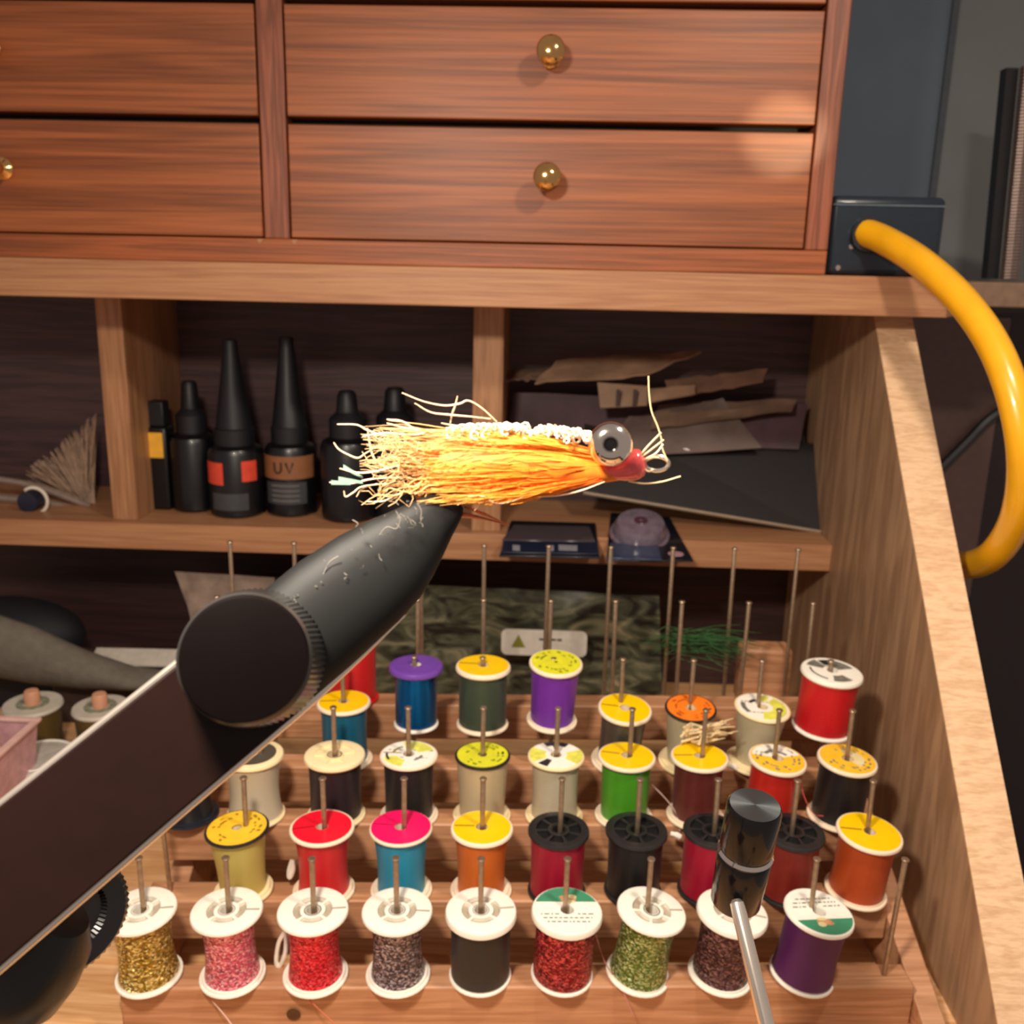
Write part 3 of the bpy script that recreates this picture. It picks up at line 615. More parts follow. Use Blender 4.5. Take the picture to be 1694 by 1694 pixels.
# frame((0,0,1)) has x -> +x and y -> -y? both handled by symmetric angles around the side that faces the room
fr = frame((0, 0, 1)); face = math.degrees(math.atan2(V(0, -1, 0).dot(fr[1]), V(0, -1, 0).dot(fr[0])))
sgn = 1 if V(1, 0, 0).dot(fr[0]*math.cos(R(face+20))+fr[1]*math.sin(R(face+20))) > 0 else -1
def arc(a, b): return (face+sgn*a, face+sgn*b) if sgn > 0 else (face+sgn*b, face+sgn*a)
y0_ = 55.6
bottle(326, 56.2, 'short dark dropper bottle beside the small yellow-labelled bottle', 'dropper', 1.35, 4.6, 7.7)
bottle(395, 55.4, 'tall-nozzled dark glue bottle with two red-orange labels', 'nozzle', 1.6, 4.2, 10.2, [(*arc(-62, -10), 2.0, 3.3, ORL, 'red_label'), (*arc(28, 62), 2.2, 3.4, ORL, 'red_label'), (*arc(-40, 40), .5, 1.5, GLB, 'grey_label')])
uvb = bottle(484, 56.0, 'tall-nozzled dark glue bottle with brown UV label', 'nozzle', 1.5, 4.3, 10.4, [(*arc(-75, 75), 2.3, 3.65, BRL, 'brown_label'), (*arc(-50, 50), .8, 2.1, GLB, 'grey_label')])
bottle(578, 55.2, 'dark bottle just behind the tail of the fly', 'dropper', 1.6, 4.8, 7.5)
bottle(655, 56.4, 'dark bottle hidden behind the fly body, left of the divider', 'dropper', 1.7, 4.8, 7.6)
t = thing('slim_bottle', PL(258, 850, 1, 56.2)*1, 'slim dark bottle with yellow label beside the left divider', 'bottle'); bx = PL(264, 850, 1, 56.2).x+.35
MB().box(bx-.65, bx+.7, 55.4, 56.8, SZ, SZ+5.0).build('bottle_body', DKBOT, t, bevel=.15)
MB().box(bx-.5, bx+.55, 55.6, 56.6, SZ+5.0, SZ+6.5).build('cap', DKCAP, t, bevel=.1)
MB().box(bx-.5, bx+.5, 55.32, 55.42, SZ+3.2, SZ+4.7).build('yellow_label', mat('label_amber', '#f0b43c', rough=.5), t)
# the letters UV on the brown label, built as strokes wrapped on the bottle
o_ = LOC[uvb.name]; mb = MB(); x, y, z = fr
def onb(a, h, rr_=1.54): a = R(face+sgn*a); return V(o_.x, o_.y, o_.z+h)+x*(rr_*math.cos(a))+y*(rr_*math.sin(a))
for st in ([(-22, 3.3), (-22, 2.85), (-17, 2.68), (-11, 2.68), (-6, 2.85), (-6, 3.3)], [(4, 3.3), (12, 2.68), (20, 3.3)]):
    mb.tube([onb(*p_) for p_ in st], .06, 5)
mb.build('lettering', INKB, uvb)
mb = MB()
for h in (1.9, 1.6, 1.3, 1.0): mb.tube([onb(a, h, 1.53) for a in range(-32, 33, 8)], .035, 4)
mb.build('small_print', mat('dull_print', '#7a746c', rough=.6), uvb)

# left cubbyhole: feathers in a bag, white ring
fb = thing('feather_bag', (-31, 57, SZ), 'clear bag of pale feathers fanned out in the left cubbyhole', 'bag')
mb = MB()
for k in range(170):
    t_ = rr.uniform(0, 1); b0 = PL(150+rr.uniform(-12, 8), 842-rr.uniform(0, 10), 1, 57.5+rr.uniform(-1, 1)); e0 = PL(42+t_*118, 790-t_*95+rr.uniform(-14, 14), 1, 57.5+rr.uniform(-1, 1))
    mb.tube([b0, b0.lerp(e0, .5)+V(0, 0, rr.uniform(-.2, .3)), e0], [.045, .05, .02], 3, False)
mb.build('feather_fibres', mat('feather_tan', '#a98d76', rough=.7, var=.35), fb, props={'kind': 'stuff'})
MB().tube(smoothpath([PL(-20, 790, 1, 56), PL(60, 805, 1, 56), PL(150, 838, 1, 56)]), .2, 8).build('bag_fold', mat('bag_film', '#8c7c72', rough=.2, coat=.6), fb)
MB().tube(smoothpath([PL(-20, 822, 1, 56.4), PL(60, 830, 1, 56), PL(150, 848, 1, 56)]), .25, 8).build('bag_fold', MATS['bag_film'], fb)
rg = thing('white_ring_tool', PL(52, 850, 1, 54.6), 'white open ring around a dark blue cap in the left cubbyhole', 'ring')
c0 = PL(57, 828, 1, 54.4); mb = MB()
pts = [c0+V(.78*math.cos(R(a)), 0, .78*math.sin(R(a))) for a in range(-135, 136, 12)]
mb.tube(pts, .1, 8).build('ring', mat('ring_white', '#e9dfd0', rough=.4), rg)
MB().lathe([(0, 0), (.55, 0), (.6, .15), (.6, 1.2), (0, 1.25)], c0+V(-.3, .9, -.05), (0, -1, 0), 20).build('cap', mat('dark_blue', '#1c2036', rough=.4), rg)

# right cubbyhole: packets and cards
FILM = [mat('packet_film_%d' % k, c_, rough=.6, coat=.05, var=.35, scale=.6) for k, c_ in enumerate(('#7e6453', '#a08068', '#4a3038', '#5e4a42', '#80604e', '#2a1c20'))]
def packet(pts, Y, mi, label, amp=.12, dy=1.2, name='feather_packet'):
    c_ = [PL(pts[0][0], pts[0][1], 1, Y), PL(pts[1][0], pts[1][1], 1, Y), PL(pts[2][0], pts[2][1], 1, Y+dy), PL(pts[3][0], pts[3][1], 1, Y+dy)]
    tag(wavy(c_, 9, 4, amp, int(pts[0][0])).build(name, FILM[mi]), label, 'packet', 'packets in the right cubbyhole')
packet([(836, 770), (1340, 800), (1330, 720), (850, 720)], 57.6, 5, 'lowest dark packet in the right cubbyhole stack')
packet([(840, 720), (1320, 745), (1335, 670), (850, 650)], 57.8, 2, 'dark plum packet in the middle of the right cubbyhole stack')
packet([(985, 760), (1260, 742), (1195, 660), (1040, 690)], 57.0, 3, 'greyish crumpled packet right of the fly eye')
packet([(885, 636), (1070, 622), (1160, 582), (920, 600)], 56.6, 1, 'pale tan packet on top of the cubbyhole stack', dy=2)
packet([(836, 632), (900, 628), (960, 606), (840, 615)], 57.2, 0, 'narrow tan packet edge beside the centre divider')
packet([(1110, 660), (1262, 632), (1270, 612), (1100, 632)], 57.0, 4, 'short rosy brown packet at the right of the cubbyhole stack')
packet([(1075, 712), (1310, 680), (1318, 662), (1090, 670)], 57.3, 0, 'thin pale-edged packet lying above the crumpled packet')
t = thing('white_tag_packet', PL(1010, 670, 1, 55.8), 'packet with pale barcode tag right above the fly eye', 'packet')
c_ = [PL(993, 676, 1, 55.8), PL(1070, 672, 1, 55.8), PL(1072, 640, 1, 56.6), PL(988, 634, 1, 56.6)]
wavy(c_, 4, 2, .03, 3).build('paper_tag', mat('tag_cream', '#9a7e68', rough=.5), t)
mb = MB()
for k in range(2):
    a = PL(1022+k*28, 672, 1, 55.6); mb.box(a.x-.12, a.x+.12, 55.62, 55.7, a.z, a.z+.95)
mb.build('bar_print', mat('tag_ink', '#3c2c28'), t)
c_ = [PL(1065, 668, 1, 56.2), PL(1150, 652, 1, 56.2), PL(1150, 640, 1, 57), PL(1065, 645, 1, 57)]
wavy(c_, 5, 2, .06, 4).build('packet_film', FILM[1], t)
tc_ = thing('tilted_card_pack', PL(1350, 880, 1, 54.6), 'large dark flat pack with pale lower edge leaning in the right cubbyhole', 'pack')
a, b = PL(965, 815, 1, 55.4), PL(1358, 880, 1, 55.0); u_ = PL(1345, 640, 1, 59)-b
MB().slab([a, b, b+V(0, 3.2, 4.6), a+V(0, 3.2, 4.2)], (0, .25, 0)).build('film', mat('dark_film', '#171012', rough=.55, coat=.0, alpha=.7), tc_)
MB().tube([a, b], .11, 6).build('pale_edge', mat('pale_edge', '#8f7a66', rough=.5), tc_)
# black blister packs lying over the shelf edge
def card(pts, zs, th, name, mt_, par, bevel=.03):
    P_ = [PL(x_, y_, 2, z_) for (x_, y_), z_ in zip(pts, zs)]
    return MB().slab(P_, (0, 0, th)).build(name, mt_, par, bevel=bevel)
BC = mat('black_card', '#14161f', rough=.3, coat=.3, var=.1)
bp_ = thing('flat_black_pack', PL(905, 915, 2, 12.5), 'flat black card pack with silver edge lying on the lower shelf', 'pack')
card([(826, 922), (992, 925), (985, 868), (845, 864)], [12.3, 12.3, 12.6, 12.6], .12, 'card', BC, bp_)
card([(828, 915), (990, 918), (989, 898), (832, 896)], [12.46, 12.46, 12.52, 12.52], .06, 'printed_band', mat('navy_band', '#1a2238', rough=.3), bp_)
card([(830, 895), (985, 898), (975, 873), (850, 870)], [12.5, 12.5, 12.66, 12.66], .08, 'clear_window', mat('smoky_window', '#4c4248', rough=.15, coat=.6), bp_)
for (xa, xb) in ((848, 860), (905, 916), (924, 955)):
    card([(xa, 910), (xb, 911), (xb, 903), (xa, 902)], [12.54]*4, .03, 'lettering', mat('pale_print', '#8d8d96'), bp_, bevel=0)
bl = thing('blister_pack', PL(1070, 905, 2, 12.5), 'dark blue blister card with round clear dome on the lower shelf', 'pack')
card([(1003, 930), (1147, 930), (1108, 858), (1010, 850)], [12.3, 12.3, 12.6, 12.6], .1, 'card', BC, bl)
card([(1004, 925), (1095, 928), (1088, 903), (1010, 900)], [12.42, 12.42, 12.5, 12.5], .08, 'blue_band', mat('slate_blue', '#2c3c58', rough=.25, coat=.4), bl)
dc = PL(1058, 884, 2, 12.8)
MB().lathe([(1.62, -.15), (1.68, 0), (1.66, .1), (1.5, .12), (1.46, .55), (1.3, .85), (.9, .95), (0, .98)], dc, (0, -.35, .94), 30).build('clear_dome', mat('dome_mauve', '#6f6270', rough=.1, coat=.8, var=.25), bl)
MB().lathe([(0, .97), (.35, 1.0), (.4, .96), (.35, .9)], dc, (0, -.35, .94), 14).build('hub', mat('dome_hub', '#4a2c38', rough=.3), bl)
mb = MB().lathe([(0, 0), (.42, 0), (.42, .04), (0, .04)], PL(1118, 917, 2, 12.5), (0, 0, 1), 18); mb.build('round_sticker', mat('sticker_rose', '#b08a90', rough=.4), bl)

# ------------------------------------------------------------------ left side of the desk
def pegspool(px, py, r, h, label, tcol):
    c_ = PL(px, py, 1, 47.6); base = V(c_.x, 47.6, 0)
    t = thing('pegged_spool', base, label, 'spool', 'white-topped spools left of the vise'); z = max(c_.z, 2)
    MB().lathe([(0, 0), (r*.95, 0), (r*.95, .2), (.3, .2)], base, n=28).build('bottom_flange', WHITEP, t)
    MB().lathe([(.3, .2), (r*.9, .2), (r*.86, z*.5), (r*.93, z-.25), (.3, z-.25)], base, n=28).build('wound_thread', T(tcol[0], tcol[1], rough=.5, fine=20), t)
    MB().lathe([(.2, z-.25), (r-.05, z-.25), (r, z-.15), (r-.06, z), (.55, z-.02), (.2, z)], base, n=32).build('top_flange', mat('dull_white', '#c9c2b4', rough=.5, var=.1), t)
    MB().lathe([(.5, z-.02), (.85, z-.02), (.85, z+.03), (.5, z+.03), (.5, z-.02)], base, n=24).build('label_ring', mat('dull_green_print', '#8e927c', rough=.6, var=.4, scale=4), t)
    MB().lathe([(0, z-.2), (.4, z-.2), (.42, z+.6), (.34, z+.75), (0, z+.78)], base, n=14).build('peg', mat('peg_wood', '#d69c7c', rough=.5), t)
pegspool(54, 1163, 1.56, 3.3, 'white-topped spool of brown thread at the left frame edge', ('brown_gold_thread', '#6a5428'))
pegspool(166, 1168, 1.5, 3.3, 'white-topped spool of brown thread touching the vise arm', ('brown_gold_thread', '#6a5428'))
jr = thing('clear_round_box', PL(120, 1262, 2, 0), 'clear round plastic box with domed lid before the white-topped spools', 'box')
jb = PL(122, 1262, 2, 0); CLR = mat('clear_plastic', '#b9b2aa', rough=.12, coat=.5, var=.1, alpha=.75)
jb = V(jb.x, 44.2, 0); LOC[jr.name] = jb; jr.location = jb*U
MB().lathe([(0, 0), (1.75, 0), (1.8, .1), (1.8, 1.5), (1.72, 1.5), (1.72, .1), (0, .1)], jb, n=30).build('box_base', CLR, jr)
MB().lathe([(1.86, 1.2), (1.9, 1.2), (1.9, 2.0), (1.8, 2.15), (1.5, 2.2), (0, 2.25)], jb, n=30).build('lid', mat('clear_lid', '#cdc6bd', rough=.15, coat=.5, alpha=.9), jr)
MB().lathe([(1.55, 2.2), (1.62, 2.27), (1.68, 2.2)], jb, n=30).build('lid_rim', WHITEP, jr)
pk = PL(-20, 1330, 1, 40.5); zt = PL(40, 1240, 1, 40.5).z; px1 = PL(46, 1240, 1, 40.5).x-1.1
pb = thing('pink_plastic_tub', (px1-3.5, 40.5, 0), 'translucent pink plastic tub with flared rim at the left frame edge', 'tub')
PKM = mat('pink_clear', '#d6a6ac', rough=.3, var=.2, alpha=.85)
def tub(zb, zt_, x0, x1, y0, y1, fl_):
    return [V(x0+fl_, y0+fl_, zb), V(x1-fl_, y0+fl_, zb), V(x1-fl_, y1-fl_, zb), V(x0+fl_, y1-fl_, zb)], [V(x0, y0, zt_), V(x1, y0, zt_), V(x1, y1, zt_), V(x0, y1, zt_)]
lo, hi = tub(0, zt, px1-7, px1, 38.5, 43.5, .45); l2, h2 = tub(.15, zt, px1-6.88, px1-.12, 38.62, 43.38, .45)
mb = MB().add(lo+hi+l2+h2, [(0, 3, 2, 1)]+[(i, (i+1) % 4, 4+(i+1) % 4, 4+i) for i in range(4)]+[(8, 9, 10, 11)]+[(8+i, 12+i, 12+(i+1) % 4, 8+(i+1) % 4) for i in range(4)]+[(4+i, 4+(i+1) % 4, 12+(i+1) % 4, 12+i) for i in range(4)])
mb.build('tub_body', PKM, pb, smooth=0)
for (xa, xb, ya, yb) in ((px1-7.15, px1+.15, 38.35, 38.7), (px1-.2, px1+.15, 38.7, 43.3), (px1-7.15, px1+.15, 43.3, 43.65)):
    MB().box(xa, xb, ya, yb, zt-.1, zt+.08).build('rim', mat('pink_rim', '#e6bcb4', rough=.3), pb, bevel=.04)
mb = MB()
for k in range(9): mb.ball((px1-1.0-rr.uniform(0, 4.5), 41+rr.uniform(-1.5, 1.5), zt-.5+rr.uniform(-.2, .7)), (.7, .6, .5), 10, 6)
mb.build('tan_contents', mat('tan_foam', '#cf9a78', rough=.7, var=.2), pb, props={'kind': 'stuff'})
# grey fabric strap, black pouch, white strip
ctr = [(-30, 1062, 60), (60, 1085, 52), (140, 1108, 34), (215, 1122, 18), (300, 1128, 10)]
mb = MB(); secs = []
n = 20
for (x_, y_, hw) in ctr:
    c_ = PL(x_, y_, 1, 51.5); hw_ = hw*54/1600
    secs.append([c_+V(0, 1.1*math.cos(2*math.pi*k/n), hw_*math.sin(2*math.pi*k/n)) for k in range(n)])
vs = [p_ for s_ in secs for p_ in s_]; fs = [(j*n+i, j*n+(i+1) % n, (j+1)*n+(i+1) % n, (j+1)*n+i) for j in range(len(secs)-1) for i in range(n)]
fs += [tuple(range(n))[::-1], tuple((len(secs)-1)*n+i for i in range(n))]
tag(mb.add(vs, fs).build('grey_fabric_roll', mat('grey_fabric', '#6e675c', rough=.9, var=.15, bump=.3), bevel=0), 'grey cloth roll tapering to the right behind the white-topped spools', 'cloth')
c_ = PL(30, 1030, 1, 55)
bpch = thing('black_pouch', (c_.x, 55, 0), 'black rounded pouch in shadow at the left, under the lower shelf', 'pouch')
MB().ball(c_+V(-.5, 0, -.7), (4.6, 2.4, 2.3), 28, 16).build('pouch_body', mat('black_cloth', '#0f0e16', rough=.7), bpch)
MB().tube(smoothpath([c_+V(-3, -2.2, .2), c_+V(-.5, -2.5, .6), c_+V(2, -2.1, .1)]), .12, 6).build('zip', mat('zip_grey', '#33343e', rough=.4), bpch)
MB().box(c_.x-3, c_.x+3, 53.5, 56.5, 0, c_.z-1.5).build('stiff_base', MATS['black_cloth'], bpch, bevel=.2)
a = PL(150, 1082, 1, 52.6); b = PL(300, 1100, 1, 52.6)
tag(MB().slab([V(a.x, 52.3, b.z-.1), V(b.x+1, 52.3, b.z), V(b.x+1, 53.4, b.z+.55), V(a.x, 53.4, b.z+.45)], (0, 0, .12)).build('white_strip', mat('strip_white', '#c4bcb0', rough=.5)), 'narrow white plastic strip lying beyond the vise knob', 'strip')
MB_ = MB().box(-29, -13, 52.0, 55, 0, b.z-.12); tag(MB_.build('dark_flat_box', mat('umber_box', '#3e2c28', rough=.6), bevel=.1), 'dark brown flat box under the white strip behind the vise', 'box')

# ------------------------------------------------------------------ black knob on a steel rod
kn = thing('rod_tool', (6.0, 25.3, 0), 'black cylindrical knob on a thin steel rod in front of the maroon spool', 'tool')
ka, kb = C(1249, 1332, 27.0), C(1216, 1492, 28.4); ax = ka-kb; Lk = ax.length
mt, nt, b = newmat('brushed_top'); setp(b, Base_Color=(.17, .19, .2, 1), Roughness=.36, Metallic=.9, Anisotropic=.8)
tg = nt.nodes.new('ShaderNodeTangent'); tg.axis = 'Z'; nt.links.new(tg.outputs[0], b.inputs['Tangent']); BT = mt
GB = mat('gloss_black_metal', '#1c1a1b', rough=.2, metal=.7, coat=.3)
MB().lathe([(0, 0), (.66, 0), (.72, .08), (.78, Lk*.48), (.74, Lk*.5), (0, Lk*.5)], kb, ax, 40).build('lower_barrel', GB, kn)
MB().lathe([(.6, Lk*.5), (.74, Lk*.5), (.8, Lk*.53), (.74, Lk*.56), (.6, Lk*.56)], kb, ax, 40).build('ring_groove', CHROME, kn)
MB().lathe([(0, Lk*.56), (.72, Lk*.56), (.765, Lk*.6), (.765, Lk-.08), (.72, Lk), (0, Lk)], kb, ax, 40).build('upper_barrel', GB, kn)
MB().lathe([(0, Lk+.005), (.7, Lk+.005), (.7, Lk+.02), (0, Lk+.02)], kb, ax, 40).build('top_face', BT, kn)
ra, rb_ = C(1219, 1494, 27.3), C(1272, 1710, 25.6); dn = (rb_-ra).normalized(); end = ra+dn*(ra.z/(-dn.z))
MB().tube([ra-dn*.1, ra, ra+dn*.3, rb_, end], [.12, .2, .215, .215, .215], 16).build('rod', SILVER, kn)
MB().lathe([(0, 0), (1.3, 0), (1.3, .3), (1.1, .4), (0, .4)], V(end.x, end.y, 0), n=24).build('foot', BLACKM, kn)

# ------------------------------------------------------------------ vise
vs_base = V(-12, 8, 0)
vise = thing('fly_tying_vise', vs_base, 'black fly-tying vise with knurled knob and pointed jaw gripping the hook', 'vise')
AX, AN = V(.81, -.586, 0), V(.586, .81, 0)      # along and across the arm, in units seen from the lens
def VP(s_, n_, Z): return C(757-.81*s_+.586*n_, 833+.586*s_+.81*n_, Z)
fwd = FW
# jaw: lofted, rounded sections
st = [(-3, -8, 12, .06), (4, -20, 20, .13), (16, -32, 27, .2), (40, -43, 39, .3), (70, -49, 56, .36), (100, -55, 72, .42), (135, -63, 88, .46), (190, -72, 101, .52), (270, -76, 112, .6), (370, -70, 124, .66), (430, -60, 128, .66)]
def zat(s_): return 14.95-.0013*s_
n = 28; rows_ = []
for (s_, a, b, dp) in st:
    mid = (a+b)/2; hw = (b-a)/2; row = []
    for k in range(n):
        t_ = 2*math.pi*k/n; cc, ss = math.cos(t_), math.sin(t_)
        pc_ = 0.8
        cc = math.copysign(abs(cc)**pc_, cc); ss = math.copysign(abs(ss)**pc_, ss)
        row.append(VP(s_, mid+hw*cc, zat(s_)+.12)+fwd*(dp*ss))
    rows_.append(row)
vs = [p_ for r_ in rows_ for p_ in r_]
fs = [(j*n+i, j*n+(i+1) % n, (j+1)*n+(i+1) % n, (j+1)*n+i) for j in range(len(rows_)-1) for i in range(n)]+[tuple(range(n))[::-1], tuple((len(rows_)-1)*n+i for i in range(n))]
JAWM = mat('satin_black', '#0d0e0e', rough=.6, coat=.0, var=.1, scale=3)
setp(JAWM.node_tree.nodes['Principled BSDF'], Specular_IOR_Level=.3)
jaw = MB().add(vs, fs).build('jaw', JAWM, vise, smooth=60)
jl = MB()
rl_ = random.Random(9)
for k in range(34):
    s_ = rl_.uniform(60, 330); n_ = rl_.uniform(-60, -5)
    p0 = VP(s_, n_, zat(s_)-.45); q_ = [p0]
    L_ = rl_.choice((.03, .05, .08))
    for j in range(3): q_.append(q_[-1]+CR*rl_.uniform(-L_, L_)+CU*rl_.uniform(-L_, L_))
    jl.tube(q_, .006, 3, False)
for pts in ([(655, 845), (662, 862), (655, 875), (640, 872), (628, 885)], [(560, 920), (545, 930), (535, 950), (528, 952)], [(690, 832), (697, 845), (696, 858)], [(480, 975), (500, 960), (520, 952)], [(583, 860), (592, 866), (589, 872)]):
    jl.tube(smoothpath([C(x_, y_, 14.25) for x_, y_ in pts], 4), .008, 4, False)
jl.build('lint', mat('lint_grey', '#7a746a', rough=.7), jaw, props={'kind': 'stuff'}, smooth=0)
# arm: polished core plate with a dark glossy face plate
def za(s_): return 13.95-.0022*(s_-370)
def plate(pts, th, zoff): 
    a = [VP(s_, n_, za(s_)+zoff) for s_, n_ in pts]; return MB().slab(a, fwd*th)
core = [(175, 100), (275, 116), (372, 129), (420, 134), (673, 154), (1067, 188), (1300, 203), (1300, -31), (904, -48), (521, -66), (400, -68), (330, 0)]
plate(core, .45, .4).build('arm', SILVER, vise, bevel=.05)
REFLBROWN = mat('dark_gloss_face', '#1d0f0c', rough=.35, coat=.0, var=.1)  # glossy black plate; warm surroundings' reflection is painted in as brown
setp(REFLBROWN.node_tree.nodes['Principled BSDF'], Specular_IOR_Level=.18)
face_ = [(420, 126), (673, 145), (1067, 178), (1300, 192), (1300, -22), (904, -39), (521, -56), (420, -58)]
fp = plate(face_, .42, -.03).build('face_plate', REFLBROWN, vise, bevel=.03)
# knurled knob
kc, kb2 = C(403, 1090, 12.95), C(424, 1089, 14.15); ax = kc-kb2; Lk = ax.length
KN = mat('knob_face_black', '#0b0606', rough=.3, coat=.0, var=.1)
setp(KN.node_tree.nodes['Principled BSDF'], Specular_IOR_Level=.15)
kb_ = MB().lathe([(0, 0), (.9, 0), (.98, .06), (1.0, .12), (.9, Lk-.1), (.86, Lk-.05)], kb2, ax, 150, knurl=lambda h: .1 < h < Lk-.1).build('knob', mat('knurled_black', '#565452', rough=.25, metal=.8), vise, smooth=20)
MB().lathe([(.86, Lk-.05), (.84, Lk-.0), (.8, Lk+.01), (0, Lk+.02)], kb2, ax, 64).build('knob_face', KN, kb_)
# second wheel and housing, lower left behind the arm
wc = C(104, 1512, 15.4); wa = (CR*.55-CU*.1-FW*.55)
MB().lathe([(0, 0), (.8, 0), (.95, .06), (.97, .1), (.97, .5), (.9, .56), (.62, .5), (.55, .42), (0, .42)], wc-wa.normalized()*.3, wa, 110, knurl=lambda h: .08 < h < .52).build('drag_wheel', BLACKM, vise, smooth=20)
hc = C(28, 1625, 14.6)
MB().lathe([(0, -.4), (.55, -.4), (.74, -.1), (.78, .4), (.7, .9), (.45, 1.3), (0, 1.4)], hc, (CR*.5+CU*.75-FW*.1), 32).build('housing', mat('gloss_black_housing', '#0a0a0c', rough=.38, coat=.0), vise)
sa = C(-60, 1700, 14.6); MB().tube([sa, V(sa.x-.5, sa.y+.3, 0)], [.6, .6], 20).build('stem', BLACKM, vise)
MB().tube([C(60, 1560, 14.2), C(-60, 1720, 14.5)], .35, 12).build('axle', BLACKM, vise)
tag(MB().box(sa.x-5, sa.x+4, sa.y-3.2, sa.y+4.2, 0, .9).build('vise_pedestal', BLACKM, vise, bevel=.2))

# ------------------------------------------------------------------ the fly
ZF = 15.1
fly = thing('fishing_fly', C(850, 840, ZF), 'orange and cream hair fishing fly with silver dumbbell eye held in the vise', 'fly')
HOOK = mat('copper_hook', '#b8785a', rough=.25, metal=.9)
hk = [(1068, 768), (1020, 770), (900, 768), (780, 768), (715, 765), (692, 785), (688, 810), (700, 835), (725, 850), (765, 852), (800, 858), (842, 869)]
MB().tube(smoothpath([C(x_, y_, ZF+.02) for x_, y_ in hk], 5), [.05]*45+[.045-.004*k for k in range(11)], 10).build('hook', HOOK, fly)
MB().tube([C(842, 869, ZF), C(800, 850, ZF), C(768, 838, ZF)], [.004, .03, .012], 6).build('barb', HOOK, fly)
re_ = [C(1086+20*math.cos(a), 767+12*math.sin(a), ZF+.05*math.sin(a)) for a in [2*math.pi*k/20 for k in range(21)]]
MB().tube(re_, .034, 8).build('hook_eye', SILVER, fly)
def attrmat(name, stops, rough=.45, trans=.0):
    mt, nt, b = newmat(name); at = nt.nodes.new('ShaderNodeAttribute'); at.attribute_name = 'along'
    r = nt.nodes.new('ShaderNodeValToRGB'); e = r.color_ramp.elements
    e[0].position, e[0].color = stops[0][0], lin(stops[0][1]); e[1].position, e[1].color = stops[-1][0], lin(stops[-1][1])
    for p_, c_ in stops[1:-1]: k = e.new(p_); k.color = lin(c_)
    nt.links.new(at.outputs['Fac'], r.inputs['Fac']); nt.links.new(r.outputs['Color'], b.inputs['Base Color'])
    setp(b, Roughness=rough, Subsurface_Weight=.25, Subsurface_Radius=(.0015, .0008, .0004), Subsurface_Scale=1, Specular_IOR_Level=.35); return mt
def hairs(n, start, endf, name, mt_, rad, wig, seed, seg=11):
    rh = random.Random(seed); mb = MB(); al = []
    for k in range(n):
        u = rh.random(); p0, p1, p2, d0, d1, d2, a0, a1 = endf(rh)
        pts = []; ph, ph2 = rh.uniform(0, 6.28), rh.uniform(0, 6.28); fq = rh.uniform(1.2, 2.6); wg = wig*rh.uniform(.3, 1.6)
        for j in range(seg):
            t_ = j/(seg-1); x_ = (1-t_)**2*p0[0]+2*t_*(1-t_)*p1[0]+t_*t_*p2[0]; y_ = (1-t_)**2*p0[1]+2*t_*(1-t_)*p1[1]+t_*t_*p2[1]
            z_ = (1-t_)**2*d0+2*t_*(1-t_)*d1+t_*t_*d2
            ww = wg*t_**1.6
            pts.append(C(x_+ww*.5*math.sin(ph2+9*fq*t_), y_+ww*math.sin(ph+8*fq*t_), ZF+z_+ww*.006*math.cos(ph+9*fq*t_)))
        rr_ = rad*rh.uniform(.7, 1.25)
        mb.tube(pts, [rr_*(1-.55*(j/(seg-1))**2) for j in range(seg)], 3, False)
        for j in range(seg): al += [a0+(a1-a0)*j/(seg-1)]*3
    o = mb.build(name, mt_, fly, smooth=180, props={'kind': 'stuff'})
    at = o.data.attributes.new('along', 'FLOAT', 'POINT')
    if len(o.data.vertices) == len(al): at.data.foreach_set('value', al)
    return o
# core of the body
bm_ = MB(); cen = [(1030, 786, 8, .1), (985, 783, 18, .16), (930, 778, 36, .28), (860, 775, 44, .36), (790, 775, 44, .36), (740, 773, 38, .3), (705, 770, 24, .2), (690, 768, 6, .05)]
n = 18; rows_ = []
for (x_, y_, hw, dp) in cen: rows_.append([C(x_, y_+hw*math.cos(2*math.pi*k/n), ZF+dp*math.sin(2*math.pi*k/n)) for k in range(n)])
bm_.add([p_ for r_ in rows_ for p_ in r_], [(j*n+i, j*n+(i+1) % n, (j+1)*n+(i+1) % n, (j+1)*n+i) for j in range(len(rows_)-1) for i in range(n)])
bm_.build('body', mat('orange_dubbing', '#f07a14', rough=.6, var=.2, scale=6), fly)
ORG = attrmat('orange_hair', [(0, '#e8401c'), (.22, '#f26a16'), (.6, '#f88e1c'), (.85, '#f7a83c'), (1, '#f2b868')])
YEL = attrmat('yellow_hair', [(0, '#f07a30'), (.2, '#f7a030'), (.6, '#f4b048'), (1, '#e6b878')])
PALE = attrmat('pale_hair', [(0, '#f39a34'), (.5, '#eca650'), (1, '#dfae76')])
def low(rh):
    v_ = rh.random()**.9; y0 = 772+18*v_; L_ = 120+200*rh.random()**.8
    xe = 1010-L_*1.0; ye = 765+v_*72*min(1, (1010-xe)/170)+rh.gauss(0, 5)
    ye = min(ye, 834)
    return (1000+rh.uniform(-8, 18), y0), (930, y0+v_*26), (xe, ye), -.02, rh.uniform(-.42, .2), rh.uniform(-.42, .3), 0, .35+L_/560
def up(rh):
    v_ = rh.random(); L_ = 190+(215*rh.random()**1.9); xe = 1000-L_; f = min(1, L_/330)
    ye = 712+v_*70+rh.gauss(0, 7)
    return (985+rh.uniform(-12, 14), 748+v_*30), (910, 716+v_*56), (xe, ye), -.02, rh.uniform(-.44, .25), rh.uniform(-.42, .35), 0, .4+L_/620
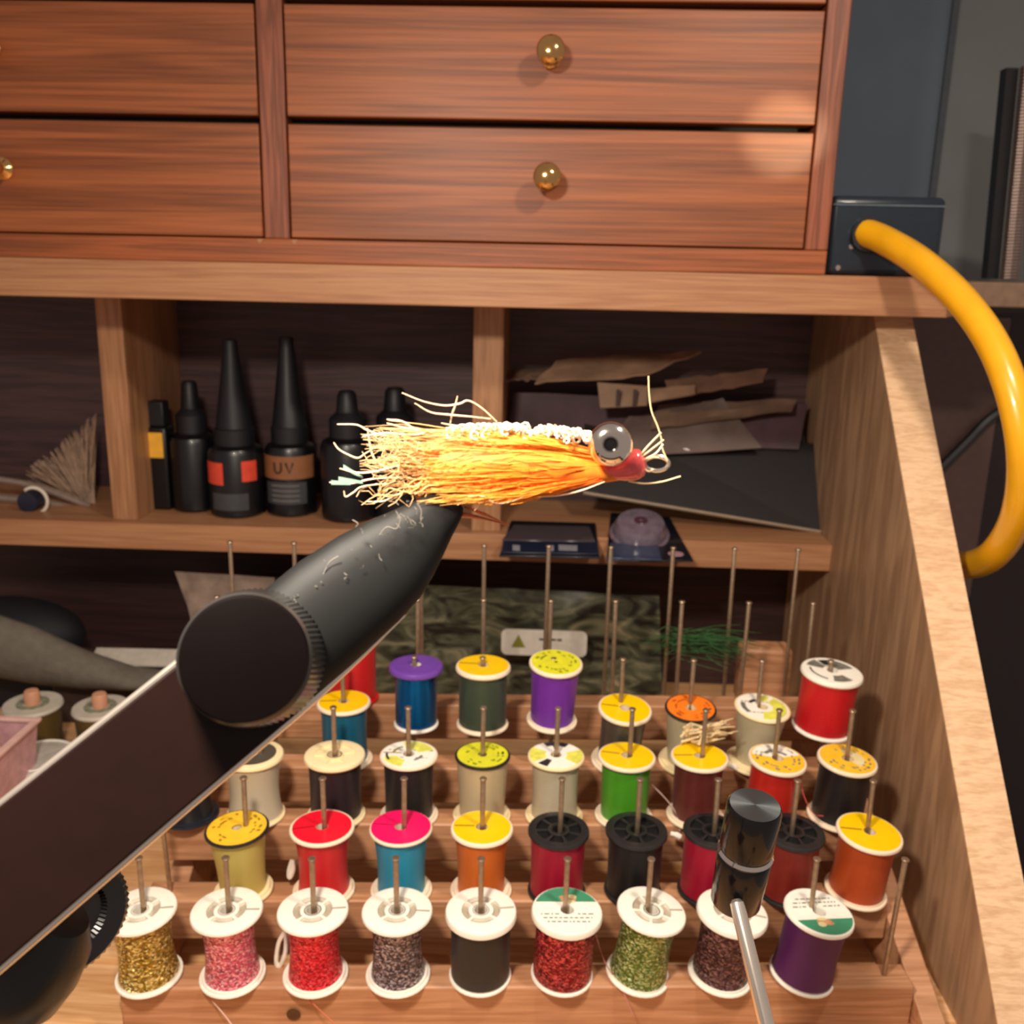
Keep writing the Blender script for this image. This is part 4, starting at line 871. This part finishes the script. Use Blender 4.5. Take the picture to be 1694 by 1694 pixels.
def tail(rh):
    v_ = rh.random(); ang = (v_-.5)*95; L_ = rh.uniform(50, 150)
    x0, y0 = 745, 748+v_*50
    xe = x0-L_; ye = y0+math.sin(R(ang*.75))*L_*.55+rh.gauss(0, 7)
    return (x0+rh.uniform(-20, 25), y0), (x0-L_*.5, y0+(ye-y0)*.35), (xe, max(702, min(832, ye))), rh.uniform(-.25, .2), rh.uniform(-.35, .25), rh.uniform(-.45, .4), .4, 1
hairs(620, None, low, 'orange_hair_wing', ORG, .0115, 3.2, 1)
hairs(330, None, up, 'yellow_hair_wing', YEL, .0115, 4.2, 2)
hairs(105, None, tail, 'hair_tail', PALE, .014, 12, 3, seg=16)
stray = [[(665, 650), (700, 664), (735, 671), (760, 668), (775, 663), (798, 676), (822, 698)], [(686, 667), (712, 682), (740, 686), (775, 689), (812, 693)], [(757, 655), (753, 672), (748, 685), (745, 700)],
         [(552, 732), (560, 743), (575, 752), (592, 758), (605, 750), (622, 740)], [(558, 702), (590, 703), (608, 712), (640, 722), (690, 730)], [(640, 694), (665, 697), (690, 712), (720, 716)],
         [(608, 708), (612, 735), (620, 760), (640, 775)], [(569, 812), (572, 822), (585, 815), (600, 805), (640, 800)], [(608, 830), (635, 829), (650, 822), (668, 815), (690, 815)], [(590, 822), (600, 808), (625, 800)],
         [(757, 836), (775, 822), (800, 822), (820, 833), (845, 830), (870, 820)], [(785, 845), (800, 828), (812, 820)], [(730, 700), (755, 705), (775, 708)], [(600, 722), (640, 716), (680, 720), (720, 712)],
         [(545, 798), (580, 800), (620, 792), (680, 790)], [(640, 700), (670, 708), (700, 710)], [(562, 775), (590, 782), (620, 780), (660, 770)], [(870, 822), (920, 820), (960, 812), (1000, 797)]]
mb = MB()
for k, s_ in enumerate(stray):
    P_ = smoothpath([C(x_, y_, ZF-.3+.05*(k % 5)) for x_, y_ in s_], 5); mb.tube(P_, [.016-.008*abs(2*j/(len(P_)-1)-1) for j in range(len(P_))], 4, False)
mb.build('stray_hairs', mat('stray_cream', '#f0c8a0', rough=.4, var=.1), fly, props={'kind': 'stuff'})
mb = MB()
for (x_, y_, x2, y2) in ((568, 772, 600, 790), (548, 798, 580, 800), (560, 792, 600, 798), (690, 770, 702, 752)):
    a, b = C(x_, y_, ZF-.2), C(x2, y2, ZF-.2); w_ = CU*.035; mb.slab([a-w_, b-w_*.6, b+w_*.6, a+w_], fwd*.01)
mb.build('flash_strips', mat('mint_flash', '#b8e0c8', rough=.15, metal=.6), fly)
# pearly chenille back
mb = MB(); rh = random.Random(12)
for k in range(150):
    t_ = rh.random(); x_ = 742+t_*235; yb = 712-10*math.sin(math.pi*t_)+t_*8; y_ = yb+abs(rh.gauss(0, 1))*7; dz = rh.uniform(-.3, .22)
    r_ = rh.uniform(3.5, 7.5); a0 = rh.uniform(0, 6.28); tilt_ = rh.uniform(-1, 1)
    pts = [C(x_+r_*math.cos(a), y_-r_*.3+r_*math.sin(a), ZF+dz+.04*math.cos(a+a0)) for a in [a0+5.2*j/7 for j in range(8)]]
    mb.tube(pts, .019, 5, False)
mb.build('pearl_chenille', mat('pearl', '#f6ead0', rough=.12, coat=.8, var=.1, scale=8), fly, props={'kind': 'stuff'})
# eyes
ec = C(1010, 735, ZF-.32); ea = (EYE-ec).normalized()
MB().lathe([(0, -.34), (.14, -.31), (.26, -.22), (.33, -.08), (.345, .03), (.33, .13), (.28, .22), (.2, .285), (.135, .305), (.12, .3), (.11, .23), (0, .22)], ec, ea, 40).build('dumbbell_eye', CHROME, fly, smooth=50)
MB().lathe([(0, .235), (.105, .235), (.09, .25), (0, .27)], ec, ea, 24).build('pupil', mat('pupil_black', '#050505', rough=.08, coat=.5), fly)
e2 = C(1016, 742, ZF+.42)
MB().lathe([(0, -.3), (.2, -.25), (.3, -.1), (.31, .05), (.24, .22), (0, .3)], e2, -ea, 30).build('far_eye', SILVER, fly)
MB().tube([ec, e2], .1, 12).build('eye_bar', CHROME, fly)
# thread head
HEAD = mat('pink_red_head', '#f25a58', rough=.18, coat=.8, var=.25, scale=5, sss=.3)
hp = [(975, 777, 9), (995, 780, 11), (1018, 781, 13), (1035, 776, 20), (1048, 769, 27), (1058, 768, 25), (1066, 770, 17), (1070, 771, 6)]
n = 18; rows_ = [[C(x_, y_+hw*math.cos(2*math.pi*k/n), ZF-.02+hw*.0095*math.sin(2*math.pi*k/n)) for k in range(n)] for (x_, y_, hw) in hp]
MB().add([p_ for r_ in rows_ for p_ in r_], [(j*n+i, j*n+(i+1) % n, (j+1)*n+(i+1) % n, (j+1)*n+i) for j in range(len(rows_)-1) for i in range(n)]+[tuple((len(rows_)-1)*n+i for i in range(n))]).build('thread_head', HEAD, fly, smooth=80)
mb = MB()
for s_, w_ in (([(1073, 622), (1074, 650), (1078, 680), (1088, 705), (1094, 725), (1096, 742), (1104, 762)], .011), ([(1060, 752), (1075, 735), (1094, 716)], .016), ([(1062, 756), (1080, 742), (1098, 728)], .016), ([(1066, 760), (1085, 750), (1097, 735)], .014), ([(1040, 796), (1065, 800), (1095, 797), (1126, 788)], .013), ([(1062, 772), (1072, 780), (1080, 778)], .016), ([(1060, 764), (1078, 757), (1090, 757)], .012)):
    mb.tube(smoothpath([C(x_, y_, ZF-.12) for x_, y_ in s_], 4), w_, 4, False)
mb.build('tag_ends', mat('tag_cream_hair', '#e8c898', rough=.4), fly, props={'kind': 'stuff'})
